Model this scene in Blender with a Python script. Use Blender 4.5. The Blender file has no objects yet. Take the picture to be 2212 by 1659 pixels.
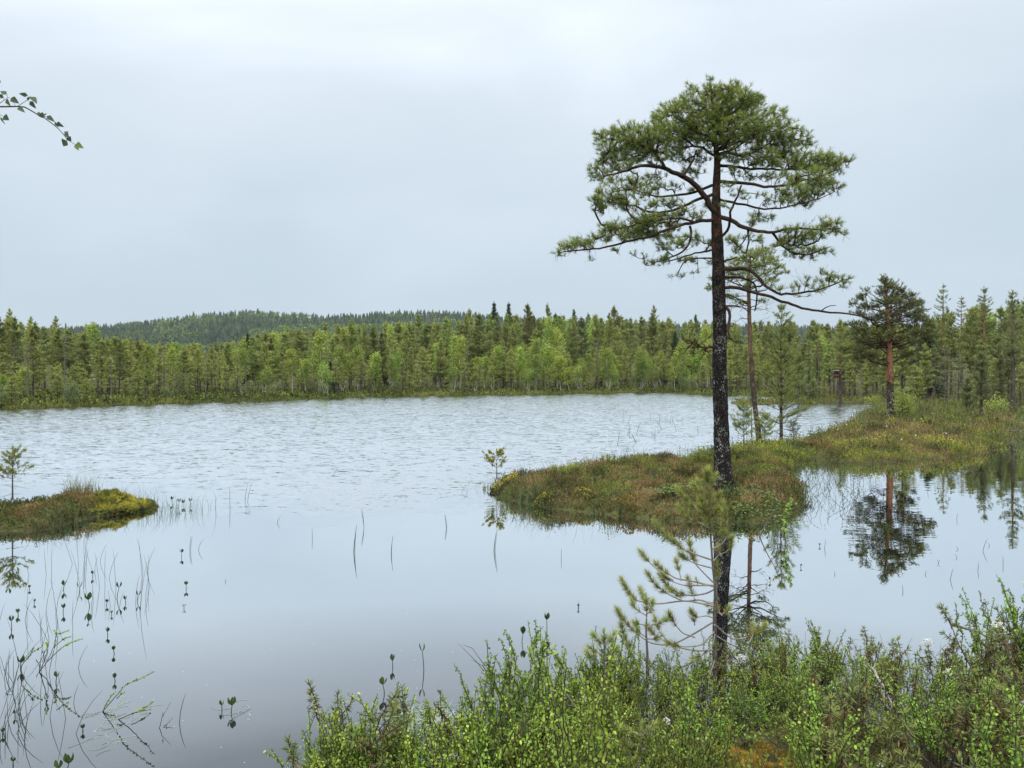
import bpy, math, random
import numpy as np
from mathutils import Vector

# ------------------------------------------------------------------ camera, sky, sun, exposure
SC = bpy.context.scene
COL = SC.collection
F, CX, HY, CH = 1609.0, 1106.0, 818.0, 1.9      # focal length / horizon of the photograph (2212 px wide), eye height

cam_data = bpy.data.cameras.new("camera")
cam = bpy.data.objects.new("camera", cam_data)
COL.objects.link(cam)
SC.camera = cam
cam.location = (0, 0, CH)
cam.rotation_euler = (math.radians(90), 0, 0)
cam_data.sensor_width = 36.0
cam_data.lens = 36.0 * F / 2212.0
cam_data.shift_y = -11.5 / 2212.0
cam_data.clip_start = 0.05
cam_data.clip_end = 20000

SUN_EL, SUN_AZ = math.radians(52), math.radians(205)   # azimuth clockwise from +Y
world = bpy.data.worlds.new("World")
SC.world = world
world.use_nodes = True
nt = world.node_tree
for n in list(nt.nodes):
    nt.nodes.remove(n)
out = nt.nodes.new("ShaderNodeOutputWorld")
bg = nt.nodes.new("ShaderNodeBackground")
bg.inputs["Strength"].default_value = 0.1
sky = nt.nodes.new("ShaderNodeTexSky")
sky.sky_type = 'NISHITA'
sky.sun_disc = False
sky.sun_elevation = SUN_EL
sky.sun_rotation = SUN_AZ
tc = nt.nodes.new("ShaderNodeTexCoord")
sep = nt.nodes.new("ShaderNodeSeparateXYZ")
nt.links.new(tc.outputs["Generated"], sep.inputs[0])
# the overcast: cloud layer brightening towards the zenith, with soft uneven patches
mp = nt.nodes.new("ShaderNodeMapping")
mp.inputs["Scale"].default_value = (1.0, 1.0, 2.6)
mp.inputs["Rotation"].default_value = (0.25, 0.35, 0.3)
nt.links.new(tc.outputs["Generated"], mp.inputs[0])
cn = nt.nodes.new("ShaderNodeTexNoise")
cn.inputs["Scale"].default_value = 2.3
cn.inputs["Detail"].default_value = 5.0
cn.inputs["Roughness"].default_value = 0.45
cn.inputs["Distortion"].default_value = 0.35
nt.links.new(mp.outputs[0], cn.inputs["Vector"])
wob = nt.nodes.new("ShaderNodeMath"); wob.operation = 'MULTIPLY_ADD'
nt.links.new(cn.outputs["Fac"], wob.inputs[0]); wob.inputs[1].default_value = 0.40; wob.inputs[2].default_value = -0.20
zz = nt.nodes.new("ShaderNodeMath"); zz.operation = 'ADD'
nt.links.new(sep.outputs["Z"], zz.inputs[0]); nt.links.new(wob.outputs[0], zz.inputs[1])
ramp = nt.nodes.new("ShaderNodeValToRGB")
ramp.color_ramp.interpolation = 'B_SPLINE'
SKY_STOPS = [(0.0, (.435, .522, .592)), (.10, (.440, .527, .600)), (.25, (.525, .607, .680)),
             (.42, (.625, .695, .762)), (.60, (1.02, 1.08, 1.16)), (1.0, (2.35, 2.38, 2.4))]
el = ramp.color_ramp.elements
el[0].position = 0; el[1].position = 1
for p, c in SKY_STOPS[1:-1]:
    el.new(p)
for e, (p, c) in zip(sorted(ramp.color_ramp.elements, key=lambda e: e.position), SKY_STOPS):
    e.color = (c[0] / 2.4, c[1] / 2.4, c[2] / 2.4, 1)
nt.links.new(zz.outputs[0], ramp.inputs[0])
sc_ = nt.nodes.new("ShaderNodeVectorMath"); sc_.operation = 'SCALE'
sc_.inputs["Scale"].default_value = 24.0
nt.links.new(ramp.outputs["Color"], sc_.inputs[0])
mixw = nt.nodes.new("ShaderNodeMix"); mixw.data_type = 'RGBA'
mixw.inputs[0].default_value = 0.96
nt.links.new(sky.outputs[0], mixw.inputs[6])
nt.links.new(sc_.outputs[0], mixw.inputs[7])
nt.links.new(mixw.outputs[2], bg.inputs["Color"])
nt.links.new(bg.outputs[0], out.inputs[0])

sd = bpy.data.lights.new("sun", 'SUN')
sun = bpy.data.objects.new("sun", sd)
COL.objects.link(sun)
sd.energy = 1.5
sd.angle = math.radians(25)
sd.color = (1.0, 0.97, 0.92)
sdir = Vector((math.sin(SUN_AZ) * math.cos(SUN_EL), math.cos(SUN_AZ) * math.cos(SUN_EL), math.sin(SUN_EL)))
sun.rotation_euler = (-sdir).to_track_quat('-Z', 'Y').to_euler()
sun.location = (0, 0, 30)

SC.view_settings.view_transform = 'Standard'
SC.view_settings.look = 'None'
SC.view_settings.gamma = 1
SC.view_settings.exposure = 0.38
SC.cycles.caustics_reflective = False
SC.cycles.max_bounces = 5
SC.cycles.diffuse_bounces = 2
SC.cycles.glossy_bounces = 3
SC.cycles.transparent_max_bounces = 8
SC.cycles.volume_bounces = 0

# ------------------------------------------------------------------ helpers
def P(px, py, D):
    "point seen at pixel (px, py) of the 2212 px wide photograph, D metres ahead"
    return np.array([(px - CX) / F * D, D, CH - (py - HY) / F * D])

def G(px, py, z=0.0):
    "point of the level z seen at that pixel"
    D = (CH - z) * F / (py - HY)
    return np.array([(px - CX) / F * D, D, z])

def XP(px, D):
    return (px - CX) / F * D

def nrm(a):
    return a / np.maximum(np.linalg.norm(a, axis=-1, keepdims=True), 1e-9)

class MB:
    "collects tubes, needles and leaves; build() links them as ONE mesh object"
    def __init__(s):
        s.v = []; s.f = {}; s.a = []; s.n = 0
    def add(s, verts, faces, val):
        verts = np.asarray(verts, dtype=np.float32).reshape(-1, 3)
        faces = np.asarray(faces, dtype=np.int64)
        k = faces.shape[1]
        s.v.append(verts)
        s.f.setdefault(k, []).append(faces + s.n)
        if np.isscalar(val):
            val = np.full(len(verts), val, dtype=np.float32)
        s.a.append(np.asarray(val, dtype=np.float32).reshape(-1))
        s.n += len(verts)
    def polys(s, pts, val):
        "pts (n,k,3): n separate polygons of k corners; val scalar or (n,)"
        pts = np.asarray(pts); n, k = pts.shape[:2]
        if n == 0: return
        if not np.isscalar(val): val = np.repeat(np.asarray(val), k)
        s.add(pts.reshape(-1, 3), np.arange(n * k).reshape(n, k), val)
    def tubes(s, pts, rad, sides=4, val=0.0):
        "pts (n,k,3), rad (n,k)"
        pts = np.asarray(pts, dtype=float); rad = np.asarray(rad, dtype=float)
        n, k = pts.shape[:2]
        if n == 0: return
        t = np.zeros_like(pts)
        t[:, 1:-1] = pts[:, 2:] - pts[:, :-2]
        t[:, 0] = pts[:, 1] - pts[:, 0]; t[:, -1] = pts[:, -1] - pts[:, -2]
        t = nrm(t)
        main = nrm(pts[:, -1] - pts[:, 0])
        ref = np.where(np.abs(main[:, 2:3]) > 0.8, np.array([[1.0, 0, 0]]), np.array([[0, 0, 1.0]]))
        sd_ = nrm(np.cross(t, ref[:, None, :])); up = np.cross(sd_, t)
        an = np.arange(sides) * 2 * math.pi / sides
        ring = sd_[:, :, None, :] * np.cos(an)[None, None, :, None] + up[:, :, None, :] * np.sin(an)[None, None, :, None]
        v = pts[:, :, None, :] + ring * rad[:, :, None, None]
        idx = np.arange(n * k * sides).reshape(n, k, sides)
        a = idx[:, :-1, :]; b = idx[:, 1:, :]
        a2 = np.roll(a, -1, axis=2); b2 = np.roll(b, -1, axis=2)
        fc = np.stack([a, a2, b2, b], axis=-1).reshape(-1, 4)
        if not np.isscalar(val): val = np.repeat(np.asarray(val), k * sides)
        s.add(v.reshape(-1, 3), fc, val)
    def tube(s, pts, rad, sides=6, val=0.0):
        s.tubes(np.asarray(pts)[None], np.asarray(rad)[None], sides, val)
    def needles(s, c, d, rng, m, L, w, S=0.0, spread=(20, 65), val=0.5, vj=0.25):
        "tufts of needles at c (n,3) along d (n,3)"
        n = len(c)
        if n == 0: return
        c = np.repeat(c, m, 0); d = np.repeat(nrm(d), m, 0)
        if not np.isscalar(val): val = np.repeat(val, m)
        u = rng.random((n * m, 1))
        base = c - d * S * u
        pr = nrm(np.cross(d, rng.normal(size=(n * m, 3))))
        al = np.radians(rng.uniform(spread[0], spread[1], (n * m, 1)))
        dr = d * np.cos(al) + pr * np.sin(al)
        ln = L * rng.uniform(.7, 1.15, (n * m, 1))
        sd_ = nrm(np.cross(dr, rng.normal(size=(n * m, 3)))) * (w / 2)
        tri = np.stack([base - sd_, base + sd_, base + dr * ln], axis=1)
        s.polys(tri, np.clip(val + rng.uniform(-vj, vj, n * m), 0, 1))
    def leaves(s, c, d, rng, L, w, val=0.5, vj=0.3, round_=False, nr=None):
        "single leaves: c base, d direction"
        n = len(c)
        if n == 0: return
        d = nrm(d)
        side = nrm(np.cross(d, rng.normal(size=(n, 3)))) if nr is None else nrm(np.cross(d, nr))
        L = L * rng.uniform(.7, 1.2, (n, 1)); W = w / 2 * rng.uniform(.8, 1.15, (n, 1))
        nn = np.cross(side, d)
        if round_:
            prof = [(0, 0, 0), (.22, .85, .05), (.62, 1, .1), (1, .0, .0), (.62, -1, .1), (.22, -.85, .05)]
        else:
            prof = [(0, 0, 0), (.42, 1, .08), (1, 0, 0), (.42, -1, .08)]
        pts = np.stack([c + d * L * a + side * W * b + nn * L * h for a, b, h in prof], axis=1)
        s.polys(pts, np.clip(val + rng.uniform(-vj, vj, n), 0, 1))
    def build(s, name, mat, parent=None, smooth=False, off=None, extra=None):
        n_own = None
        if extra is not None and extra[0] is not None and extra[0].n:
            q = extra[0]; t = MB(); t.v = s.v + q.v; t.a = s.a + q.a; t.n = s.n + q.n
            nf = {k: sum(len(f) for f in fl) for k, fl in s.f.items()}
            for k in sorted(set(s.f) | set(q.f)):
                t.f[k] = list(s.f.get(k, [])) + [f + s.n for f in q.f.get(k, [])]
            mi = np.concatenate([np.concatenate([np.zeros(nf.get(k, 0), np.int32), np.ones(sum(len(f) for f in q.f.get(k, [])), np.int32)]) for k in t.f])
            o = t.build(name, mat, parent, smooth, off)
            o.data.materials.append(extra[1]); o.data.polygons.foreach_set("material_index", mi)
            return o
        me = bpy.data.meshes.new(name)
        V = np.concatenate(s.v) if s.v else np.zeros((0, 3), np.float32)
        if off is not None: V = V - np.asarray(off, dtype=np.float32)
        ls = []; st = []; o = 0
        for k, fl in s.f.items():
            fa = np.concatenate(fl)
            ls.append(fa.reshape(-1)); st.append(o + np.arange(len(fa)) * k); o += fa.size
        ls = np.concatenate(ls).astype(np.int32); st = np.concatenate(st).astype(np.int32)
        me.vertices.add(len(V)); me.vertices.foreach_set("co", V.reshape(-1))
        me.loops.add(len(ls)); me.loops.foreach_set("vertex_index", ls)
        me.polygons.add(len(st)); me.polygons.foreach_set("loop_start", st)
        if smooth: me.polygons.foreach_set("use_smooth", np.ones(len(st), dtype=bool))
        at = me.attributes.new("v", 'FLOAT', 'POINT')
        at.data.foreach_set("value", np.concatenate(s.a))
        me.update(calc_edges=True)
        me.materials.append(mat)
        o_ = bpy.data.objects.new(name, me)
        COL.objects.link(o_)
        if parent is not None: o_.parent = parent
        return o_

def tag(o, label=None, cat=None, group=None, kind=None):
    if label: o["label"] = label
    if cat: o["category"] = cat
    if group: o["group"] = group
    if kind: o["kind"] = kind
    return o

def thing(name, label, cat, loc=(0, 0, 0), rz=0.0, group=None):
    o = bpy.data.objects.new(name, None)
    o.empty_display_size = 0.1
    COL.objects.link(o)
    o.location = loc; o.rotation_euler = (0, 0, rz)
    return tag(o, label, cat, group)

def dup(root, loc, rz=0.0, sc=1.0, label=None, group=None, tilt=(0, 0)):
    r = root.copy(); COL.objects.link(r)
    r.location = loc; r.rotation_euler = (tilt[0], tilt[1], rz)
    r.scale = (sc, sc, sc) if np.isscalar(sc) else sc
    if label: r["label"] = label
    if group: r["group"] = group
    for ch in list(root.children):
        c = ch.copy(); COL.objects.link(c); c.parent = r
        for g in ch.children:
            d = g.copy(); COL.objects.link(d); d.parent = c
    return r

# ------------------------------------------------------------------ materials
def new_mat(name):
    m = bpy.data.materials.new(name); m.use_nodes = True
    t = m.node_tree
    for n in list(t.nodes): t.nodes.remove(n)
    o = t.nodes.new("ShaderNodeOutputMaterial")
    return m, t, o

def set_ramp(r, stops):
    e = r.color_ramp.elements
    e[0].position = 0; e[1].position = 1
    for p, c in stops[1:-1]: e.new(min(max(p, .001), .999))
    for x, (p, c) in zip(sorted(r.color_ramp.elements, key=lambda q: q.position), stops):
        x.position = p; x.color = (*c, 1)

def leaf_mat(name, stops, trans=.35, rough=.5, rnd=.35, spec=.3, hue=.02):
    "foliage: colour from the per-leaf value v, varied from plant to plant"
    m, t, o = new_mat(name)
    at = t.nodes.new("ShaderNodeAttribute"); at.attribute_name = "v"
    r = t.nodes.new("ShaderNodeValToRGB"); set_ramp(r, stops)
    t.links.new(at.outputs["Fac"], r.inputs[0])
    oi = t.nodes.new("ShaderNodeObjectInfo")
    mr = t.nodes.new("ShaderNodeMapRange")
    mr.inputs["To Min"].default_value = 1 - rnd; mr.inputs["To Max"].default_value = 1 + rnd
    t.links.new(oi.outputs["Random"], mr.inputs["Value"])
    hs = t.nodes.new("ShaderNodeHueSaturation")
    mh = t.nodes.new("ShaderNodeMath"); mh.operation = 'MULTIPLY_ADD'
    fr = t.nodes.new("ShaderNodeMath"); fr.operation = 'FRACT'
    m7 = t.nodes.new("ShaderNodeMath"); m7.operation = 'MULTIPLY'; m7.inputs[1].default_value = 7.31
    t.links.new(oi.outputs["Random"], m7.inputs[0]); t.links.new(m7.outputs[0], fr.inputs[0])
    t.links.new(fr.outputs[0], mh.inputs[0]); mh.inputs[1].default_value = hue * 2; mh.inputs[2].default_value = .5 - hue
    t.links.new(mh.outputs[0], hs.inputs["Hue"]); t.links.new(mr.outputs[0], hs.inputs["Value"])
    t.links.new(r.outputs[0], hs.inputs["Color"])
    b = t.nodes.new("ShaderNodeBsdfPrincipled")
    b.inputs["Roughness"].default_value = rough
    b.inputs["Specular IOR Level"].default_value = spec
    t.links.new(hs.outputs[0], b.inputs["Base Color"])
    tr = t.nodes.new("ShaderNodeBsdfTranslucent")
    t.links.new(hs.outputs[0], tr.inputs["Color"])
    mx = t.nodes.new("ShaderNodeMixShader"); mx.inputs[0].default_value = trans
    t.links.new(b.outputs[0], mx.inputs[1]); t.links.new(tr.outputs[0], mx.inputs[2])
    t.links.new(mx.outputs[0], o.inputs[0])
    return m

def bark_mat(name, c1, c2, scale=(20, 20, 5), rough=.9, lichen=0.0, lich_col=(.42, .45, .40), lich_z=None,
             top=None, top_z=(3, 4), bump=.6, lsc=9.0):
    """bark in object space: fissured plates c1/c2; pale lichen spots below lich_z;
    above top_z the flaky orange bark of the upper stem (colours top)"""
    m, t, o = new_mat(name)
    co = t.nodes.new("ShaderNodeTexCoord")
    mp_ = t.nodes.new("ShaderNodeMapping"); mp_.inputs["Scale"].default_value = scale
    t.links.new(co.outputs["Object"], mp_.inputs[0])
    n1 = t.nodes.new("ShaderNodeTexNoise"); n1.inputs["Scale"].default_value = 1.0
    n1.inputs["Detail"].default_value = 6; n1.inputs["Roughness"].default_value = .65
    t.links.new(mp_.outputs[0], n1.inputs["Vector"])
    vo = t.nodes.new("ShaderNodeTexVoronoi"); vo.inputs["Scale"].default_value = 1.3
    vo.feature = 'DISTANCE_TO_EDGE'
    t.links.new(mp_.outputs[0], vo.inputs["Vector"])
    r = t.nodes.new("ShaderNodeValToRGB"); set_ramp(r, [(.3, c1), (.7, c2)])
    t.links.new(n1.outputs["Fac"], r.inputs[0])
    col = r.outputs[0]
    sp = t.nodes.new("ShaderNodeSeparateXYZ"); t.links.new(co.outputs["Object"], sp.inputs[0])
    def mix(fac, a, b):
        x = t.nodes.new("ShaderNodeMix"); x.data_type = 'RGBA'
        t.links.new(fac, x.inputs[0])
        if isinstance(a, tuple): x.inputs[6].default_value = (*a, 1)
        else: t.links.new(a, x.inputs[6])
        if isinstance(b, tuple): x.inputs[7].default_value = (*b, 1)
        else: t.links.new(b, x.inputs[7])
        return x.outputs[2]
    def mapr(v, a, b, c=0., d=1.):
        x = t.nodes.new("ShaderNodeMapRange"); x.interpolation_type = 'SMOOTHSTEP'
        x.inputs["From Min"].default_value = a; x.inputs["From Max"].default_value = b
        x.inputs["To Min"].default_value = c; x.inputs["To Max"].default_value = d
        t.links.new(v, x.inputs["Value"]); return x.outputs[0]
    def math_(op, a, b):
        x = t.nodes.new("ShaderNodeMath"); x.operation = op
        for i, q in enumerate((a, b)):
            if isinstance(q, (int, float)): x.inputs[i].default_value = q
            else: t.links.new(q, x.inputs[i])
        return x.outputs[0]
    if top:
        n2 = t.nodes.new("ShaderNodeTexNoise"); n2.inputs["Scale"].default_value = 7; n2.inputs["Detail"].default_value = 5
        t.links.new(co.outputs["Object"], n2.inputs["Vector"])
        zf = math_('ADD', sp.outputs["Z"], math_('MULTIPLY', math_('SUBTRACT', n2.outputs["Fac"], .5), (top_z[1] - top_z[0]) * 3.0))
        f = mapr(zf, top_z[0], top_z[1])
        r2 = t.nodes.new("ShaderNodeValToRGB"); set_ramp(r2, [(.28, top[0]), (.6, top[1])])
        t.links.new(n1.outputs["Fac"], r2.inputs[0])
        col = mix(f, col, r2.outputs[0])
    if lichen > 0:
        n3 = t.nodes.new("ShaderNodeTexNoise"); n3.inputs["Scale"].default_value = lsc; n3.inputs["Detail"].default_value = 3
        t.links.new(co.outputs["Object"], n3.inputs["Vector"])
        n4 = t.nodes.new("ShaderNodeTexNoise"); n4.inputs["Scale"].default_value = lsc * 8; n4.inputs["Detail"].default_value = 4
        mp4 = t.nodes.new("ShaderNodeMapping"); mp4.inputs["Scale"].default_value = (1, 1, .6)
        t.links.new(co.outputs["Object"], mp4.inputs[0]); t.links.new(mp4.outputs[0], n4.inputs["Vector"])
        s_ = math_('ADD', math_('MULTIPLY', n3.outputs["Fac"], .38), math_('MULTIPLY', n4.outputs["Fac"], .62))
        f = mapr(s_, .62 - lichen, .67 - lichen)
        if lich_z:
            f = math_('MULTIPLY', f, mapr(sp.outputs["Z"], lich_z[0], lich_z[1], 1., 0.))
        col = mix(f, col, lich_col)
    b = t.nodes.new("ShaderNodeBsdfPrincipled")
    b.inputs["Roughness"].default_value = rough; b.inputs["Specular IOR Level"].default_value = .06
    t.links.new(col, b.inputs["Base Color"])
    bp = t.nodes.new("ShaderNodeBump"); bp.inputs["Strength"].default_value = bump; bp.inputs["Distance"].default_value = .02
    h = math_('ADD', n1.outputs["Fac"], mapr(vo.outputs["Distance"], 0, .25))
    t.links.new(h, bp.inputs["Height"]); t.links.new(bp.outputs[0], b.inputs["Normal"])
    t.links.new(b.outputs[0], o.inputs[0])
    return m

def plain_mat(name, col, rough=.7, spec=.3, var=.25, sc=30.0):
    m, t, o = new_mat(name)
    co = t.nodes.new("ShaderNodeTexCoord")
    n = t.nodes.new("ShaderNodeTexNoise"); n.inputs["Scale"].default_value = sc; n.inputs["Detail"].default_value = 4
    t.links.new(co.outputs["Object"], n.inputs["Vector"])
    r = t.nodes.new("ShaderNodeValToRGB")
    set_ramp(r, [(.3, tuple(c * (1 - var) for c in col)), (.7, tuple(min(1, c * (1 + var)) for c in col))])
    t.links.new(n.outputs["Fac"], r.inputs[0])
    b = t.nodes.new("ShaderNodeBsdfPrincipled")
    b.inputs["Roughness"].default_value = rough; b.inputs["Specular IOR Level"].default_value = spec
    t.links.new(r.outputs[0], b.inputs["Base Color"]); t.links.new(b.outputs[0], o.inputs[0])
    return m

M = {}
M['pine_needle'] = leaf_mat("pine_needles", [(0, (.085, .12, .030)), (.5, (.225, .280, .060)), (1, (.46, .49, .10))], rnd=.1, trans=.28)
M['old_pine_needle'] = leaf_mat("orange_stem_pine_needles", [(0, (.045, .062, .020)), (.5, (.115, .145, .038)), (1, (.26, .28, .065))], rnd=.1, trans=.05)
M['young_needle'] = leaf_mat("young_pine_needles", [(0, (.34, .16, .06)), (.14, (.22, .17, .06)), (.3, (.11, .17, .045)), (.7, (.25, .33, .075)), (1, (.47, .49, .12))], rnd=.08, spec=.35, trans=.12)
M['yellow_needle'] = leaf_mat("yellow_pine_needles", [(0, (.22, .20, .04)), (.5, (.33, .32, .05)), (1, (.45, .42, .07))], rnd=.05)
M['sap_needle'] = leaf_mat("sapling_needles", [(0, (.11, .14, .04)), (.5, (.23, .28, .075)), (1, (.38, .41, .12))], rnd=.1)
M['far_needle'] = leaf_mat("forest_pine_needles", [(0, (.086, .113, .036)), (.5, (.184, .222, .064)), (1, (.335, .37, .10))], rnd=.42, hue=.02, trans=.2)
M['grey_needle'] = leaf_mat("thin_pine_needles", [(0, (.10, .11, .055)), (.5, (.16, .18, .08)), (1, (.24, .26, .11))], rnd=.2, hue=.012)
M['spruce_needle'] = leaf_mat("spruce_needles", [(0, (.035, .058, .028)), (.5, (.068, .105, .045)), (1, (.12, .165, .065))], rnd=.25)
M['birch_leaf'] = leaf_mat("birch_leaves", [(0, (.15, .21, .045)), (.5, (.27, .35, .065)), (1, (.43, .50, .11))], rnd=.33, trans=.4, hue=.02)
M['bush_leaf'] = leaf_mat("bush_leaves", [(0, (.18, .27, .06)), (.5, (.29, .40, .08)), (1, (.43, .54, .13))], rnd=.15, trans=.4)
M['willow_leaf'] = leaf_mat("willow_leaves", [(0, (.13, .17, .06)), (.5, (.20, .25, .09)), (1, (.30, .34, .14))], rnd=.25)
M['bog_birch'] = leaf_mat("bog_birch_leaves", [(0, (.07, .115, .022)), (.45, (.19, .30, .038)), (.8, (.34, .47, .055)), (1, (.54, .58, .09))], rnd=.36, trans=.2, spec=.35)
M['tea_leaf'] = leaf_mat("labrador_tea_leaves", [(0, (.18, .08, .035)), (.25, (.15, .12, .045)), (.6, (.16, .21, .05)), (1, (.33, .37, .10))], rnd=.15, trans=.15, spec=.4)
M['heath_leaf'] = leaf_mat("heath_leaves", [(0, (.10, .13, .035)), (.5, (.22, .29, .055)), (1, (.40, .46, .08))], rnd=.2)
M['bean_leaf'] = leaf_mat("bogbean_leaves", [(0, (.02, .04, .012)), (.5, (.045, .085, .02)), (1, (.10, .15, .035))], rnd=.15, rough=.35, spec=.45, trans=.08)
M['petal'] = leaf_mat("white_petals", [(0, (.70, .72, .60)), (.5, (.82, .83, .76)), (1, (.88, .88, .85))], rnd=.05, trans=.3)
M['heather'] = leaf_mat("heather_sprigs", [(0, (.025, .027, .010)), (.3, (.110, .105, .030)), (.55, (.225, .175, .058)), (.8, (.25, .145, .065)), (1, (.44, .34, .15))], rnd=0, hue=0, trans=.2)
M['green_shrub'] = leaf_mat("dwarf_shrub_leaves", [(0, (.038, .055, .016)), (.4, (.145, .180, .040)), (.75, (.30, .33, .060)), (1, (.48, .47, .08))], rnd=0, hue=0, trans=.25)
M['yellow_shrub'] = leaf_mat("bilberry_leaves", [(0, (.12, .15, .03)), (.5, (.25, .29, .04)), (1, (.42, .42, .065))], rnd=0, hue=0, trans=.3)
M['sedge'] = leaf_mat("sedge_blades", [(0, (.055, .085, .040)), (.5, (.11, .165, .065)), (1, (.24, .28, .11))], rnd=.15, trans=.25)
M['dark_sedge'] = leaf_mat("thin_sedge_stems", [(0, (.035, .05, .03)), (1, (.10, .13, .06))], rnd=.15, trans=.1)
M['shore_grass'] = leaf_mat("shore_grass", [(0, (.10, .12, .04)), (.5, (.20, .23, .065)), (1, (.34, .33, .10))], rnd=0, hue=0)
M['under_grass'] = leaf_mat("bog_undergrowth", [(0, (.085, .10, .035)), (.5, (.16, .19, .06)), (1, (.27, .28, .09))], rnd=0, hue=0)
M['yellow_moss'] = leaf_mat("yellow_moss", [(0, (.06, .075, .022)), (.35, (.20, .20, .04)), (.6, (.45, .40, .05)), (1, (.68, .58, .07))], rnd=0, hue=0, trans=.15)
M['orange_moss'] = leaf_mat("orange_moss", [(0, (.05, .055, .018)), (.35, (.17, .13, .025)), (.65, (.34, .21, .03)), (1, (.52, .36, .06))], rnd=0, hue=0, trans=.15)
M['round_leaf'] = leaf_mat("cloudberry_leaves", [(0, (.10, .16, .035)), (.5, (.16, .25, .055)), (1, (.28, .35, .12))], rnd=0, hue=0, trans=.25)
M['cotton'] = plain_mat("cotton_heads", (.75, .74, .68), .9, .1, .1)
M['twig'] = plain_mat("dark_twigs", (.060, .045, .035), .8, .2, .4)
M['grey_twig'] = plain_mat("grey_twigs", (.24, .215, .18), .8, .2, .3)
M['sapling_bark'] = bark_mat("sapling_bark", (.07, .06, .05), (.19, .165, .14), (60, 60, 25), lichen=.02, bump=.4)
M['dead_wood'] = bark_mat("dead_wood", (.085, .075, .065), (.26, .24, .21), (30, 30, 10), bump=.5)
M['pale_wood'] = bark_mat("bleached_wood", (.34, .31, .26), (.58, .55, .47), (30, 30, 8), bump=.4)
M['limb'] = bark_mat("pine_limb_bark", (.024, .017, .014), (.11, .070, .050), (30, 30, 30), bump=.5)
M['twig_far'] = plain_mat("forest_twigs", (.11, .09, .07), .9, .1, .3)
M['far_bark'] = bark_mat("forest_pine_bark", (.045, .038, .034), (.13, .11, .095), (8, 8, 3), lichen=.03, lich_col=(.28, .29, .27), lich_z=(1, 3), top=((.16, .095, .06), (.25, .15, .09)), top_z=(3.2, 4.6), bump=.2, lsc=5)
M['birch_bark'] = bark_mat("birch_bark", (.20, .19, .17), (.68, .66, .60), (3, 3, 14), bump=.1)
M['bogpine_bark'] = bark_mat("black_pine_bark", (.007, .006, .006), (.060, .050, .045), (34, 34, 11), lichen=.075, lich_col=(.27, .29, .26), lich_z=(1.6, 3.8),
                             top=((.018, .012, .010), (.135, .072, .048)), top_z=(2.8, 5.0), bump=1.0, lsc=7)
M['orange_bark'] = bark_mat("orange_pine_bark", (.018, .014, .013), (.075, .060, .052), (22, 22, 8), lichen=.085, lich_col=(.36, .37, .34), lich_z=(.5, 1.6),
                            top=((.15, .066, .038), (.47, .235, .135)), top_z=(1.25, 1.9), bump=.6, lsc=5)
M['slim_bark'] = bark_mat("slim_pine_bark", (.035, .028, .024), (.12, .09, .07), (24, 24, 8), lichen=.06, lich_col=(.34, .35, .32), lich_z=(.6, 1.8),
                          top=((.07, .042, .03), (.24, .15, .10)), top_z=(1.6, 3.0), bump=.6, lsc=6)

def ground_mat():
    m, t, o = new_mat("peat_and_moss")
    g = t.nodes.new("ShaderNodeNewGeometry")
    n = t.nodes.new("ShaderNodeTexNoise"); n.inputs["Scale"].default_value = 1.1; n.inputs["Detail"].default_value = 9; n.inputs["Roughness"].default_value = .7
    n2 = t.nodes.new("ShaderNodeTexNoise"); n2.inputs["Scale"].default_value = 17; n2.inputs["Detail"].default_value = 6
    t.links.new(g.outputs["Position"], n.inputs["Vector"]); t.links.new(g.outputs["Position"], n2.inputs["Vector"])
    a = t.nodes.new("ShaderNodeMath"); a.operation = 'MULTIPLY_ADD'
    t.links.new(n2.outputs["Fac"], a.inputs[0]); a.inputs[1].default_value = .45
    b_ = t.nodes.new("ShaderNodeMath"); b_.operation = 'MULTIPLY'; t.links.new(n.outputs["Fac"], b_.inputs[0]); b_.inputs[1].default_value = .6
    t.links.new(b_.outputs[0], a.inputs[2])
    r = t.nodes.new("ShaderNodeValToRGB")
    set_ramp(r, [(.35, (.022, .020, .011)), (.48, (.055, .052, .022)), (.58, (.09, .092, .033)), (.68, (.14, .13, .05))])
    t.links.new(a.outputs[0], r.inputs[0])
    b = t.nodes.new("ShaderNodeBsdfPrincipled"); b.inputs["Roughness"].default_value = .95; b.inputs["Specular IOR Level"].default_value = .1
    t.links.new(r.outputs[0], b.inputs["Base Color"])
    bp = t.nodes.new("ShaderNodeBump"); bp.inputs["Distance"].default_value = .05; bp.inputs["Strength"].default_value = .8
    t.links.new(n2.outputs["Fac"], bp.inputs["Height"]); t.links.new(bp.outputs[0], b.inputs["Normal"])
    t.links.new(b.outputs[0], o.inputs[0])
    return m
M['ground'] = ground_mat()

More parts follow.
